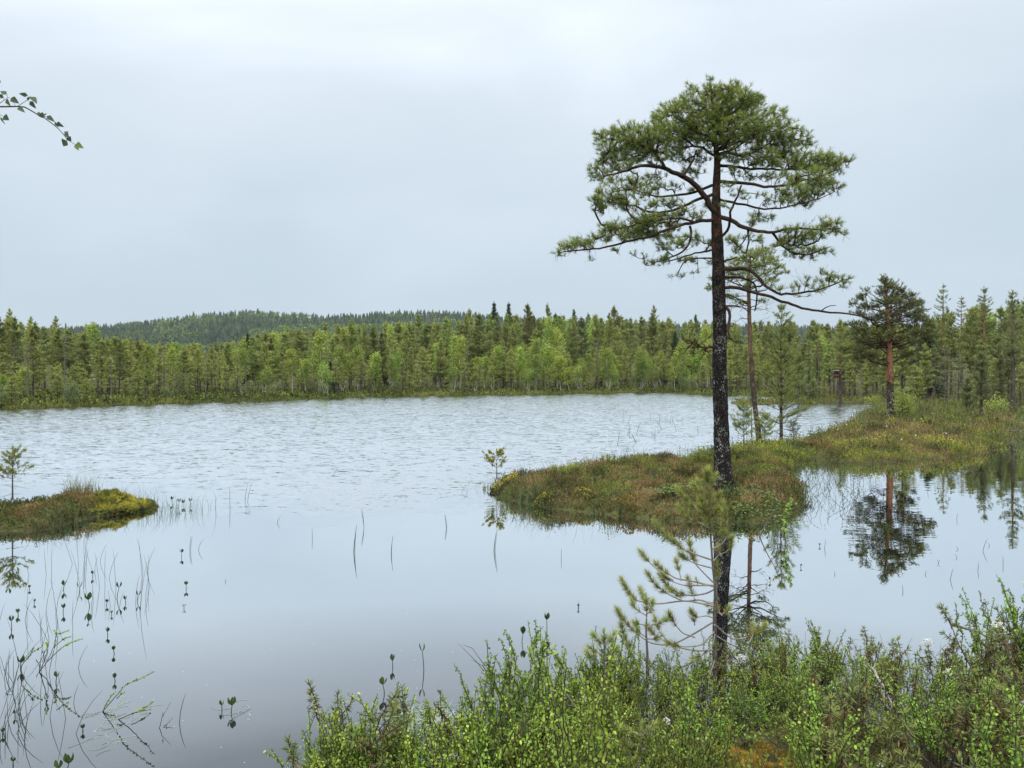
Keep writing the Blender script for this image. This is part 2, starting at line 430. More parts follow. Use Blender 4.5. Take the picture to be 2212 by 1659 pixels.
def water_mat():
    """dark bog water: mirror by angle of incidence; wind ripples tilt the surface out on the open lake,
    the pools behind the islets stay smooth"""
    m, t, o = new_mat("bog_water")
    g = t.nodes.new("ShaderNodeNewGeometry")
    def N(typ, **k):
        n = t.nodes.new(typ)
        for a, v in k.items(): setattr(n, a, v)
        return n
    def lk(a, b): t.links.new(a, b)
    def mth(op, a, b=None, c=None):
        x = N("ShaderNodeMath", operation=op)
        for i, q in enumerate((a, b, c)):
            if q is None: continue
            if isinstance(q, (int, float)): x.inputs[i].default_value = q
            else: lk(q, x.inputs[i])
        return x.outputs[0]
    def mapr(v, a, b, c=0., d=1.):
        x = N("ShaderNodeMapRange", interpolation_type='SMOOTHSTEP')
        x.inputs["From Min"].default_value = a; x.inputs["From Max"].default_value = b
        x.inputs["To Min"].default_value = c; x.inputs["To Max"].default_value = d
        lk(v, x.inputs["Value"]); return x.outputs[0]
    pos = g.outputs["Position"]
    sp = N("ShaderNodeSeparateXYZ"); lk(pos, sp.inputs[0])
    X, Y = sp.outputs["X"], sp.outputs["Y"]
    big = N("ShaderNodeTexNoise"); big.inputs["Scale"].default_value = .35; big.inputs["Detail"].default_value = 3
    lk(pos, big.inputs["Vector"])
    bn = mth('MULTIPLY', mth('SUBTRACT', big.outputs["Fac"], .5), 7.0)
    # open-water mask: the shelter line runs from the left islet to the big islet's tip
    edge = mth('ADD', 8.7, mth('MULTIPLY', .75, mth('ABSOLUTE', mth('ADD', X, 2.6))))
    edge = mth('MINIMUM', edge, 11.6)
    line = mth('ADD', mth('SUBTRACT', Y, edge), mth('MULTIPLY', bn, .35))
    openw = mapr(line, -.2, 3.2)
    shel = mth('MULTIPLY', mapr(X, .8, 2.0), mapr(mth('SUBTRACT', Y, mth('MULTIPLY', X, .9)), 11.5, 13.0, 1., 0.))
    mask = mth('MULTIPLY', openw, mth('SUBTRACT', 1.0, shel))
    pool = mth('MULTIPLY', mapr(Y, 6.2, 9.5), mapr(big.outputs["Fac"], .40, .62, .25, 1.))
    amp = mth('ADD', mth('MULTIPLY', mask, mth('MULTIPLY_ADD', big.outputs['Fac'], .3, .26)), mth('MULTIPLY', pool, .016))
    def tilt(scale, rot, sx, sy, det=2.0):
        mp_ = N("ShaderNodeMapping"); mp_.inputs["Rotation"].default_value = (0, 0, rot)
        mp_.inputs["Scale"].default_value = (sx, sy, 1)
        lk(pos, mp_.inputs[0])
        n = N("ShaderNodeTexNoise"); n.inputs["Scale"].default_value = scale; n.inputs["Detail"].default_value = det
        n.inputs["Roughness"].default_value = .55
        lk(mp_.outputs[0], n.inputs["Vector"])
        v = N("ShaderNodeVectorMath", operation='SUBTRACT'); lk(n.outputs["Color"], v.inputs[0]); v.inputs[1].default_value = (.5, .5, .5)
        return v.outputs[0]
    a1 = tilt(10.5, .10, .50, 1.1, 3.0); a2 = tilt(26.0, -.15, .6, 1.1); a3 = tilt(4.0, .1, .5, 1.2)
    ad = N("ShaderNodeVectorMath", operation='ADD'); lk(a1, ad.inputs[0])
    s2 = N("ShaderNodeVectorMath", operation='SCALE'); lk(a2, s2.inputs[0]); s2.inputs["Scale"].default_value = .55
    lk(s2.outputs[0], ad.inputs[1])
    ad2 = N("ShaderNodeVectorMath", operation='ADD'); lk(ad.outputs[0], ad2.inputs[0])
    s3 = N("ShaderNodeVectorMath", operation='SCALE'); lk(a3, s3.inputs[0]); s3.inputs["Scale"].default_value = .5
    lk(s3.outputs[0], ad2.inputs[1])
    sc = N("ShaderNodeVectorMath", operation='SCALE'); lk(ad2.outputs[0], sc.inputs[0]); lk(amp, sc.inputs["Scale"])
    fl = N("ShaderNodeVectorMath", operation='MULTIPLY'); lk(sc.outputs[0], fl.inputs[0]); fl.inputs[1].default_value = (.75, 1.6, 0)
    # constant tilt towards the near bank, added so rippled water mirrors higher, brighter sky
    bia = N("ShaderNodeCombineXYZ"); lk(mth('MULTIPLY', mask, -.10), bia.inputs["Y"]); bia.inputs["Z"].default_value = 1.0
    up = N("ShaderNodeVectorMath", operation='ADD'); lk(fl.outputs[0], up.inputs[0]); lk(bia.outputs[0], up.inputs[1])
    nm = N("ShaderNodeVectorMath", operation='NORMALIZE'); lk(up.outputs[0], nm.inputs[0])
    lw = N("ShaderNodeLayerWeight"); lw.inputs["Blend"].default_value = .5
    lk(nm.outputs[0], lw.inputs["Normal"])
    r = N("ShaderNodeValToRGB")
    set_ramp(r, [(0, (.03,) * 3), (.50, (.13,) * 3), (.57, (.25,) * 3), (.64, (.51,) * 3), (.72, (.84,) * 3), (.82, (.97,) * 3), (1, (1,) * 3)])
    lk(lw.outputs["Facing"], r.inputs[0])
    df = N("ShaderNodeBsdfDiffuse"); df.inputs["Color"].default_value = (.006, .008, .012, 1)
    gl = N("ShaderNodeBsdfGlossy"); gl.inputs["Roughness"].default_value = .0
    gl.inputs["Color"].default_value = (.95, .98, 1.0, 1)
    lk(nm.outputs[0], gl.inputs["Normal"])
    mx = N("ShaderNodeMixShader"); lk(r.outputs[0], mx.inputs[0]); lk(df.outputs[0], mx.inputs[1]); lk(gl.outputs[0], mx.inputs[2])
    lk(mx.outputs[0], o.inputs[0])
    return m
M['water'] = water_mat()

# ------------------------------------------------------------------ terrain
def gpoly(lst, z=0.0):
    return np.array([G(x, y, z)[:2] for x, y in lst])

# the far shore, the bog on the right and the peninsula reaching back to the left
far_px = [(-900, 930), (-400, 905), (-150, 893), (0, 886), (160, 880), (380, 872), (560, 866), (700, 861.5), (830, 856.5),
          (1000, 854), (1150, 851), (1300, 849.5), (1400, 848), (1470, 847.5), (1490, 851), (1540, 853), (1600, 853), (1650, 856), (1700, 862),
          (1722, 871), (1800, 873), (1907, 876), (1905, 884), (1865, 893), (1850, 901), (1868, 906), (1830, 918),
          (1780, 944), (1720, 962), (1660, 972), (1581, 978), (1500, 988), (1455, 1010), (1500, 1024), (1600, 1026), (1690, 1022),
          (1714, 1008), (1740, 1000), (1762, 992), (1799, 994), (1860, 1003), (1908, 1001), (1960, 997), (2052, 989), (2120, 984), (2158, 972), (2172, 950),
          (2179, 931), (2260, 928), (2500, 932)]
far_poly = gpoly(far_px)
far_poly = np.vstack([far_poly, [[60, 20], [60, 14], [400, 14], [2600, 14], [2600, 3000], [-2600, 3000], [-2600, 10], [-200, 10], [-60, 26]]])
islet_poly = gpoly([(1577, 872), (1600, 876), (1650, 876), (1678, 874), (1720, 873), (1700, 868), (1660, 867), (1600, 866), (1579, 868)])
mound_px = [(1056, 1056), (1062, 1068), (1100, 1081), (1145, 1091), (1200, 1100), (1292, 1111), (1380, 1119), (1439, 1125), (1540, 1129),
            (1640, 1128), (1700, 1118), (1736, 1099), (1738, 1075), (1726, 1050), (1712, 1024), (1650, 1018), (1500, 1016), (1455, 1004), (1400, 1004), (1320, 1011), (1226, 1026),
            (1160, 1038), (1109, 1049), (1080, 1052)]
mound_poly = gpoly(mound_px)
left_px = [(-320, 1160), (-120, 1158), (0, 1148), (51, 1146), (103, 1146), (154, 1129), (203, 1117), (290, 1110), (333, 1100), (336, 1094), (300, 1089),
           (240, 1088), (200, 1091), (120, 1092), (60, 1096), (-40, 1104), (-300, 1110)]
left_poly = gpoly(left_px)
bank_poly = np.array([(-8, 1.0), (-3, 1.2), (-1.4, 2.0), (-.4, 2.75), (.3, 3.3), (.75, 3.85), (1.3, 4.2), (1.8, 4.25), (2.15, 3.7), (2.2, 3.2), (2.6, 2.7),
                      (4, 2.3), (9, 2.0), (9, -12), (-9, -12)])

def sdf(poly, x, y):
    "signed distance, positive inside"
    p = np.stack([x, y], -1).reshape(-1, 2)
    d2 = np.full(len(p), 1e18); ins = np.zeros(len(p), bool)
    n = len(poly)
    for i in range(n):
        a = poly[i]; b = poly[(i + 1) % n]
        ab = b - a
        t = np.clip(((p - a) @ ab) / max(ab @ ab, 1e-12), 0, 1)
        q = p - a - t[:, None] * ab
        d2 = np.minimum(d2, (q ** 2).sum(1))
        c = (a[1] > p[:, 1]) != (b[1] > p[:, 1])
        with np.errstate(divide='ignore', invalid='ignore'):
            xi = (b[0] - a[0]) * (p[:, 1] - a[1]) / (b[1] - a[1]) + a[0]
        ins ^= c & (p[:, 0] < xi)
    return (np.sqrt(d2) * np.where(ins, 1, -1)).reshape(np.shape(x))

def vnoise(x, y, s, seed=0):
    "cheap smooth value noise 0..1"
    x = np.asarray(x) / s + seed * 17.3; y = np.asarray(y) / s + seed * 9.1
    xi = np.floor(x); yi = np.floor(y); fx = x - xi; fy = y - yi
    fx = fx * fx * (3 - 2 * fx); fy = fy * fy * (3 - 2 * fy)
    def h(a, b):
        v = np.sin(a * 127.1 + b * 311.7 + seed * 74.7) * 43758.5453
        return v - np.floor(v)
    return (h(xi, yi) * (1 - fx) + h(xi + 1, yi) * fx) * (1 - fy) + (h(xi, yi + 1) * (1 - fx) + h(xi + 1, yi + 1) * fx) * fy

def sm(a, b, v):
    t = np.clip((v - a) / (b - a), 0, 1); return t * t * (3 - 2 * t)

def height(x, y):
    x = np.asarray(x, float); y = np.asarray(y, float)
    sf = sdf(far_poly, x, y); si = sdf(islet_poly, x, y)
    smn = sdf(mound_poly, x, y); sl = sdf(left_poly, x, y); sb = sdf(bank_poly, x, y)
    hum = vnoise(x, y, .6, 1) * .5 + vnoise(x, y, .22, 2) * .5
    h = np.full(x.shape, -.8)
    def land(s, top, w, u=.10):
        e = np.where(s > 0, .02 + top * sm(0, w, s) + u * (hum - .35) * sm(0, w, s), np.clip(s * .6, -.8, 0) - .01)
        return e
    hf = land(sf, .14, .8, .20) + np.where(sf > 9, np.clip((sf - 9) * .05, 0, 7.0) * sm(26, 60, y), 0)
    h = np.maximum(h, hf)
    h = np.maximum(h, land(si, .10, .8))
    h = np.maximum(h, land(smn, .13, .35, .30))
    bh = np.where(x < XP(205, 10), .08 + .09 * sm(XP(20, 10), XP(170, 10), x), .04 + .05 * sm(XP(300, 10), XP(220, 10), x))
    h = np.maximum(h, land(sl, bh, .5, .03 + .07 * (x < XP(190, 10))))
    h = np.maximum(h, land(sb, .05, .5, .22))
    return h

u_in = np.linspace(-.95, .95, 330)
u_out = .95 + 2.6 * (np.linspace(0, 1, 40)[1:] ** 1.6)
uu = np.concatenate([-u_out[::-1], u_in, u_out])
yy = np.concatenate([np.linspace(-10, 1.4, 16), 1.5 * (2800 / 1.5) ** (np.linspace(0, 1, 430))])
UU, YY = np.meshgrid(uu, yy)
XX = UU * (np.maximum(YY, 0) + 3.0)
HH = height(XX, YY)
gm = MB()
nr_, nc_ = XX.shape
ii = np.arange(nr_ * nc_).reshape(nr_, nc_)
gm.add(np.stack([XX, YY, HH], -1), np.stack([ii[:-1, :-1], ii[:-1, 1:], ii[1:, 1:], ii[1:, :-1]], -1).reshape(-1, 4), .5)
tag(gm.build("ground", M['ground'], smooth=True), "peaty bog ground with hummocks around the lake", kind="structure")

wm = MB()
wx = np.array([[-400, -.3 - 9.7, 0], [400, -10, 0], [400, 260, 0], [-400, 260, 0]], float)
wm.polys(wx[None], .5)
tag(wm.build("water", M['water']), "dark lake water, smooth in front and rippled by wind farther out", kind="structure")

# forested ridge far behind the lake
def sky_hill(px):
    xs = [-600, -300, 0, 180, 300, 420, 520, 640, 700, 800, 900, 1000, 1100, 1250, 1500, 2000, 3000]
    ys = [726, 718, 708, 701, 693, 678, 670, 672, 678, 672, 669, 672, 680, 690, 700, 705, 705]
    return np.interp(px, xs, ys)
HD = 950.0
hx = np.linspace(-900, 1100, 140); hy = np.linspace(330, 1500, 70)
HXX, HYY = np.meshgrid(hx, hy)
def hill_h(x, y):
    px = CX + F * x / y
    ridge = CH - (sky_hill(px) + 11 - HY) / F * HD
    t = np.clip((y - 330) / (HD - 330), 0, 1)
    b = -2 + (ridge + 2) * (t ** 1.25)
    b = np.where(y > HD, ridge - (y - HD) * .03, b)
    return b + (vnoise(x, y, 60, 5) - .5) * 3 * t
HHH = hill_h(HXX, HYY)
hm = MB(); r_, c_ = HXX.shape; ii = np.arange(r_ * c_).reshape(r_, c_)
hm.add(np.stack([HXX, HYY, HHH], -1), np.stack([ii[:-1, :-1], ii[:-1, 1:], ii[1:, 1:], ii[1:, :-1]], -1).reshape(-1, 4), .5)
M['hill'] = plain_mat("hill_forest_floor", (.045, .06, .03), .95, .05, .4, .02)
tag(hm.build("hill", M['hill'], smooth=True), "low ridge beyond the lake", kind="structure")

def spire_forest(x, y, z, H, R, val, rng, tiers=3):
    "many small conifers as jagged stacked cones, one mesh"
    n = len(x); out = MB()
    for k in range(tiers):
        z0 = z + H * (k / tiers) * .85; z1 = z + H * min(1, (k + 1.35) / tiers)
        if k == tiers - 1: z1 = z + H
        r0 = R * (1 - k / tiers * .8)
        s = 5
        an = rng.uniform(0, 6.28, (n, 1)) + np.arange(s)[None] * 6.283 / s
        rr = r0[:, None] * rng.uniform(.6, 1.2, (n, s))
        ring = np.stack([x[:, None] + np.cos(an) * rr, y[:, None] + np.sin(an) * rr, z0[:, None] + rng.uniform(-.1, .1, (n, s)) * H[:, None]], -1)
        tip = np.stack([x, y, z1], -1)[:, None, :].repeat(s, 1)
        tri = np.stack([ring, np.roll(ring, -1, 1), tip], 2).reshape(-1, 3, 3)
        out.polys(tri, np.clip(np.repeat(val, s) + rng.uniform(-.12, .12, n * s), 0, 1))
    return out
rng = np.random.default_rng(11)
n = 19000
hyy = rng.uniform(430, 985, n) ; hxx = (rng.uniform(-350, 2350, n) - CX) / F * hyy
pp = vnoise(hxx, hyy, 70, 3) * .6 + vnoise(hxx, hyy, 22, 4) * .4
decid = (pp > .60) & (rng.random(n) < .75) & (hyy < 930)
hz = hill_h(hxx, hyy)
Ht = rng.uniform(4.5, 9.5, n) * np.where(rng.random(n) < .04, 1.35, 1); Rt = Ht * rng.uniform(.2, .34, n)
M['hill_conifer'] = leaf_mat("hill_conifers", [(0, (.045, .068, .045)), (.5, (.072, .102, .064)), (1, (.11, .145, .085))], rnd=0, hue=0, trans=.1, rough=.9, spec=0)
M['hill_birch'] = leaf_mat("hill_birches", [(0, (.12, .18, .07)), (1, (.21, .28, .10))], rnd=0, hue=0, trans=.2, rough=.9, spec=0)
c = ~decid
tag(spire_forest(hxx[c], hyy[c], hz[c] - .5, Ht[c], Rt[c], rng.random(c.sum()), rng).build("conifer_forest", M['hill_conifer']),
    "dark blue-green conifer forest covering the distant ridge", "forest", kind="stuff")
dm = MB(); c = decid
for i in range(14):
    k = c.sum(); q = rng.normal(size=(k, 3)); q /= np.linalg.norm(q, axis=1, keepdims=True)
    ce = np.stack([hxx[c], hyy[c], hz[c] + 4.2], -1) + q * np.array([1.7, 1.7, 2.6])
    a = rng.normal(size=(k, 3)) * .9; b = rng.normal(size=(k, 3)) * .9
    dm.polys(np.stack([ce + a, ce + b, ce - a * .7 - b * .5], 1), rng.random(k))
tag(dm.build("birch_forest", M['hill_birch']), "light green birch stands on the distant ridge", "forest", kind="stuff")

# ------------------------------------------------------------------ tree builders
def bez(p0, p1, bend, k, rng=None, j=0.0):
    "k points from p0 to p1 with a bend vector"
    t = np.linspace(0, 1, k)[:, None]
    p = p0 + (p1 - p0) * t + bend * (4 * t * (1 - t))
    if rng is not None and j > 0:
        p[1:-1] += rng.normal(size=(k - 2, 3)) * j
    return p

def trunk_mesh(pts, rad, rng, sides=20, rings=80, rough=.05, flare=.35):
    "smoothly interpolated stem with ridged, uneven bark surface"
    pts = np.asarray(pts, float); rad = np.asarray(rad, float)
    s = np.concatenate([[0], np.cumsum(np.linalg.norm(np.diff(pts, axis=0), axis=1))])
    t = np.linspace(0, s[-1], rings)
    p = np.stack([np.interp(t, s, pts[:, i]) for i in range(3)], 1)
    for _ in range(3):
        p[1:-1] = (p[:-2] + p[1:-1] * 2 + p[2:]) / 4
    r = np.interp(t, s, rad)
    r = r * (1 + flare * np.exp(-t / (r[0] * 1.6)))
    an = np.arange(sides) / sides * 2 * math.pi
    A, T = np.meshgrid(an, t)
    br = (vnoise(np.cos(A) * 3 + 9, T * 6 + np.sin(A) * 3, 1, 3) - .5) * 2
    br += (vnoise(np.cos(A) * 8 + 9, T * 18 + np.sin(A) * 8, 1, 4) - .5) * 1.4
    R = r[:, None] * (1 + rough * br)
    R *= 1 + .12 * np.exp(-T / .25) * np.cos(A * 4 + 1)
    v = np.stack([p[:, 0:1] + np.cos(A) * R, p[:, 1:2] + np.sin(A) * R, p[:, 2:3] + 0 * R], -1)
    idx = np.arange(rings * sides).reshape(rings, sides)
    a = idx[:-1]; b = idx[1:]
    m = MB()
    m.add(v, np.stack([a, np.roll(a, -1, 1), np.roll(b, -1, 1), b], -1).reshape(-1, 4), .5)
    return m, p, r

def grow(nodes, length, targets, rng, sag=.06, alpha=.3):
    "joins every target to the nearest limb or twig; returns twig paths, radii and end directions"
    nt_ = len(targets); cap = len(nodes) + nt_ * 3 + 5
    NP = np.zeros((cap, 3)); NP[:len(nodes)] = nodes
    NL = np.zeros(cap); NL[:len(nodes)] = length
    par = np.full(cap, -1); cnt = np.zeros(cap)
    n = len(nodes); n0 = n
    D = np.linalg.norm(targets[:, None, :] - nodes[None], axis=2) + alpha * np.asarray(length)[None]
    best = D.min(1); bi = D.argmin(1)
    alive = np.ones(nt_, bool)
    paths = np.zeros((nt_, 5, 3)); ends = []; own = np.zeros((nt_, 4), int)
    for it in range(nt_):
        k = int(np.where(alive, best, 1e9).argmin()); alive[k] = False
        a = NP[bi[k]]; b = targets[k]
        L = np.linalg.norm(b - a)
        bend = np.array([0, 0, -sag * L]) + rng.normal(size=3) * .09 * L
        p = bez(a, b, bend, 5)
        paths[k] = p
        ids = []
        prev = bi[k]
        for q in (1, 2, 4):
            NP[n] = p[q]; NL[n] = NL[prev] + np.linalg.norm(p[q] - NP[prev]); par[n] = prev; ids.append(n); prev = n; n += 1
        own[k] = [bi[k]] + ids
        for i in ids:
            d = np.linalg.norm(targets - NP[i], axis=1) + alpha * NL[i]
            u = d < best; best[u] = d[u]; bi[u] = i
    for i in range(n - 1, n0 - 1, -1):
        if cnt[i] == 0: cnt[i] = 1
        if par[i] >= 0: cnt[par[i]] += cnt[i]
    return paths, cnt, own, NP[:n]

BARE_L = 1.0
def traced_pine(name, label, cat, base, zmap, trunk_px, limbs, clumps, D, rng, mats, tuft_area, needle, unit,
                depth_k=.75, auto=True, dead=None, group=None, sides=20, rough=.05, twig_r=.0022, sag=.06, tuft_spread=(20, 65), spray=None, rings=90,
                limb_lo=.2, flare=.35, fuzz=.62, bare=0, thin_y=-1):
    """a pine drawn from its measured outline: stem, limbs, foliage clumps with real depth.
    zmap(x, y, depth) -> world point; clumps (cx, cy, rx, ry) in the same units"""
    root = thing(name, label, cat, tuple(base), group=group)
    tp = np.array([zmap(x, y, dz) for x, y, r, dz in trunk_px]); tr_ = np.array([r for x, y, r, dz in trunk_px]) * unit
    tm, tpts, trad = trunk_mesh(tp, tr_, rng, sides=sides, rings=rings, rough=rough, flare=flare)
    tm.build("trunk", mats[0], root, smooth=True, off=base)
    lm = MB(); nodes = []; nlen = []
    def resample(p, r, step):
        s = np.concatenate([[0], np.cumsum(np.linalg.norm(np.diff(p, axis=0), axis=1))])
        k = max(4, int(s[-1] / step)); t = np.linspace(0, s[-1], k)
        q = np.stack([np.interp(t, s, p[:, i]) for i in range(3)], 1)
        for _ in range(2): q[1:-1] = (q[:-2] + q[1:-1] * 2 + q[2:]) / 4
        q[1:-1] += rng.normal(size=(k - 2, 3)) * step * .07
        return q, np.interp(t, s, r), t
    for lb in limbs:
        pl = lb['p']; k = len(pl)
        dz = np.linspace(0, 1, k) ** .9 * lb.get('d', 0.0) + lb.get('d0', 0.0)
        p = np.array([zmap(x, y, dz[i]) for i, (x, y) in enumerate(pl)])
        r = np.linspace(1, 0, k) ** .8 * (lb['r0'] - lb['r1']) * unit + lb['r1'] * unit
        q, rr, t = resample(p, r, .07 if D < 20 else .15)
        lm.tube(q, rr, 7 if D < 20 else 5)
        if not lb.get('dead'):
            st = int(len(q) * lb.get('from', limb_lo))
            nodes += list(q[st:]); nlen += list(t[st:])
    # foliage targets
    T = []; V = []
    npos = np.array(nodes) if nodes else None
    crown_x = np.interp
    for (cx, cy, rx, ry) in clumps:
        c0 = zmap(cx, cy, 0); cz_ = c0.copy()
        near = None
        if npos is not None and len(npos):
            dd = (npos[:, 0] - c0[0]) ** 2 + (npos[:, 2] - c0[2]) ** 2
            j = dd.argmin()
            if dd[j] < (.45 if D < 20 else .8) ** 2: near = npos[j]
        tx = np.interp(c0[2], tpts[:, 2], tpts[:, 0])
        if near is not None:
            dy = near[1] - c0[1] + rng.normal() * .18
        else:
            dy = rng.uniform(-1, 1) * depth_k * .6
        c0 = zmap(cx, cy, dy); c0[1] -= dy
        k = max(2, int(math.pi * rx * ry / (tuft_area * (1.3 if cy < thin_y else 1.0)) * rng.uniform(.8, 1.2)))
        q = rng.normal(size=(k, 3)) * fuzz; ql = np.linalg.norm(q, axis=1, keepdims=True); q *= np.minimum(1, 1.35 / np.maximum(ql, .01))
        wx = rx * unit; wz = ry * unit
        pt = np.array([c0[0], c0[1] + dy, c0[2]]) + q * np.array([wx, min(wx * 1.1, depth_k * .6), wz])
        # keep the same outline for the eye: scale sideways with the distance
        T.append(pt); V.append(np.full(k, .5) + q[:, 2] * .2)
        if auto and near is None:
            z0 = c0[2] - abs(c0[0] - tx) * .35 - .08
            z0 = np.clip(z0, tpts[0, 2] + .2, tpts[-1, 2] - .1)
            a = np.array([np.interp(z0, tpts[:, 2], tpts[:, 0]), np.interp(z0, tpts[:, 2], tpts[:, 1]), z0])
            b = np.array([c0[0], c0[1] + dy, c0[2]])
            L = np.linalg.norm(b - a)
            p = bez(a, b, np.array([0, 0, -.05 * L]) + rng.normal(size=3) * .05 * L, 8, rng, .02 * L)
            rr = np.linspace(1, .25, 8) * (.010 + .012 * L)
            lm.tube(p, rr, 6)
            nodes += list(p[3:]); nlen += list(np.linspace(.4, 1, 5) * L)
    T = np.concatenate(T); V = np.concatenate(V)
    nodes = np.array(nodes)
    paths, cnt, own, NP = grow(nodes, np.array(nlen) * .5, T, rng, sag)
    ra = twig_r * np.sqrt(np.maximum(cnt[own[:, 1]], 1)); rb = twig_r * np.sqrt(np.maximum(cnt[own[:, 3]], 1))
    ra = np.minimum(ra, twig_r * 7); rb = np.minimum(rb, ra)
    tt = np.linspace(0, 1, 5)[None]
    lm.tubes(paths, ra[:, None] * (1 - tt) + rb[:, None] * tt, 4 if D < 20 else 3)
    if dead:
        for dd in dead: dead_branch(lm, rng=rng, **dd)
    fm = MB()
    d = nrm(paths[:, -1] - paths[:, -2])
    outw = T - np.stack([np.interp(T[:, 2], tpts[:, 2], tpts[:, 0]), np.interp(T[:, 2], tpts[:, 2], tpts[:, 1]), T[:, 2]], 1)
    d = nrm(d * .7 + nrm(outw) * .45 + np.array([0, 0, .8]) + rng.normal(size=d.shape) * .25)
    m_, L_, w_, S_ = needle
    fm.needles(T + d * S_ * .6, d, rng, m_, L_, w_, S_, tuft_spread, np.clip(V, 0, 1), .22)
    # bare inner twigs
    if bare:
        k = int(len(T) * bare); i = rng.integers(0, len(T), k); u = rng.choice([1, 2, 3], k); p0 = paths[i, u]
        dd_ = nrm(rng.normal(size=(k, 3)) + [0, 0, -.25]); l_ = rng.uniform(.05, .15, (k, 1)) * (BARE_L if D < 20 else 2.0)
        w1 = rng.normal(size=(k, 3)) * .12 * l_
        pts_ = np.stack([p0 + dd_ * l_ * q + w1 * 4 * q * (1 - q) + rng.normal(size=(k, 3)) * l_ * .03 for q in (0, .25, .5, .75, 1)], 1)
        lm.tubes(pts_, np.tile(np.linspace(1, .4, 5)[None] * twig_r * .8, (k, 1)), 3)
    lm.build("branches", mats[1], root, smooth=True, off=base)
    # side shoots
    if spray:
        k = int(len(T) * spray)
        i = rng.integers(0, len(T), k); u = rng.choice([1, 2, 3], k)
        p = paths[i, u]; ok = (cnt[own[i, 1]] < 12)
        p = p[ok]; dd = nrm(d[i[ok]] + rng.normal(size=p.shape) * .7)
        e = p + dd * S_ * 1.2
        fm.needles(e, dd, rng, m_, L_, w_, S_, tuft_spread, np.clip(V[i[ok]] - .1, 0, 1), .22)
    fm.build("crown", mats[2], root, off=base)
    return root, tpts, trad

def dead_branch(mb, a, b, r0, rng, n=14, L=.35, bend=(0, 0, 0), down=0.0, lim=(.3, 1), forks=1):
    "bare limb with crooked twigs"
    a = np.array(a, float); b = np.array(b, float)
    Lm = np.linalg.norm(b - a)
    p = bez(a, b, np.array(bend), 12, rng, .012 * Lm)
    mb.tube(p, np.linspace(r0, r0 * .25, 12), 6)
    main = nrm(b - a)
    A = []; R = []
    for i in range(n):
        t = rng.uniform(*lim); k = min(int(t * 11), 10)
        s = p[k] + (p[k + 1] - p[k]) * (t * 11 - k)
        d = nrm(main * rng.uniform(.4, 1.1) + rng.normal(size=3) * .75 + np.array([0, 0, -down]))
        l = L * rng.uniform(.4, 1.1)
        q = bez(s, s + d * l, rng.normal(size=3) * .1 * l, 6, rng, .03 * l)
        A.append(q); R.append(np.linspace(r0 * .32, r0 * .08, 6))
        for f in range(forks * 3):
            k2 = rng.integers(1, 5); d2 = nrm(d + rng.normal(size=3) * .8)
            l2 = l * rng.uniform(.25, .6)
            q2 = bez(q[k2], q[k2] + d2 * l2, rng.normal(size=3) * .12 * l2, 6, rng, .03 * l2)
            A.append(q2); R.append(np.linspace(r0 * .2, r0 * .06, 6))
    mb.tubes(np.array(A), np.array(R), 3)

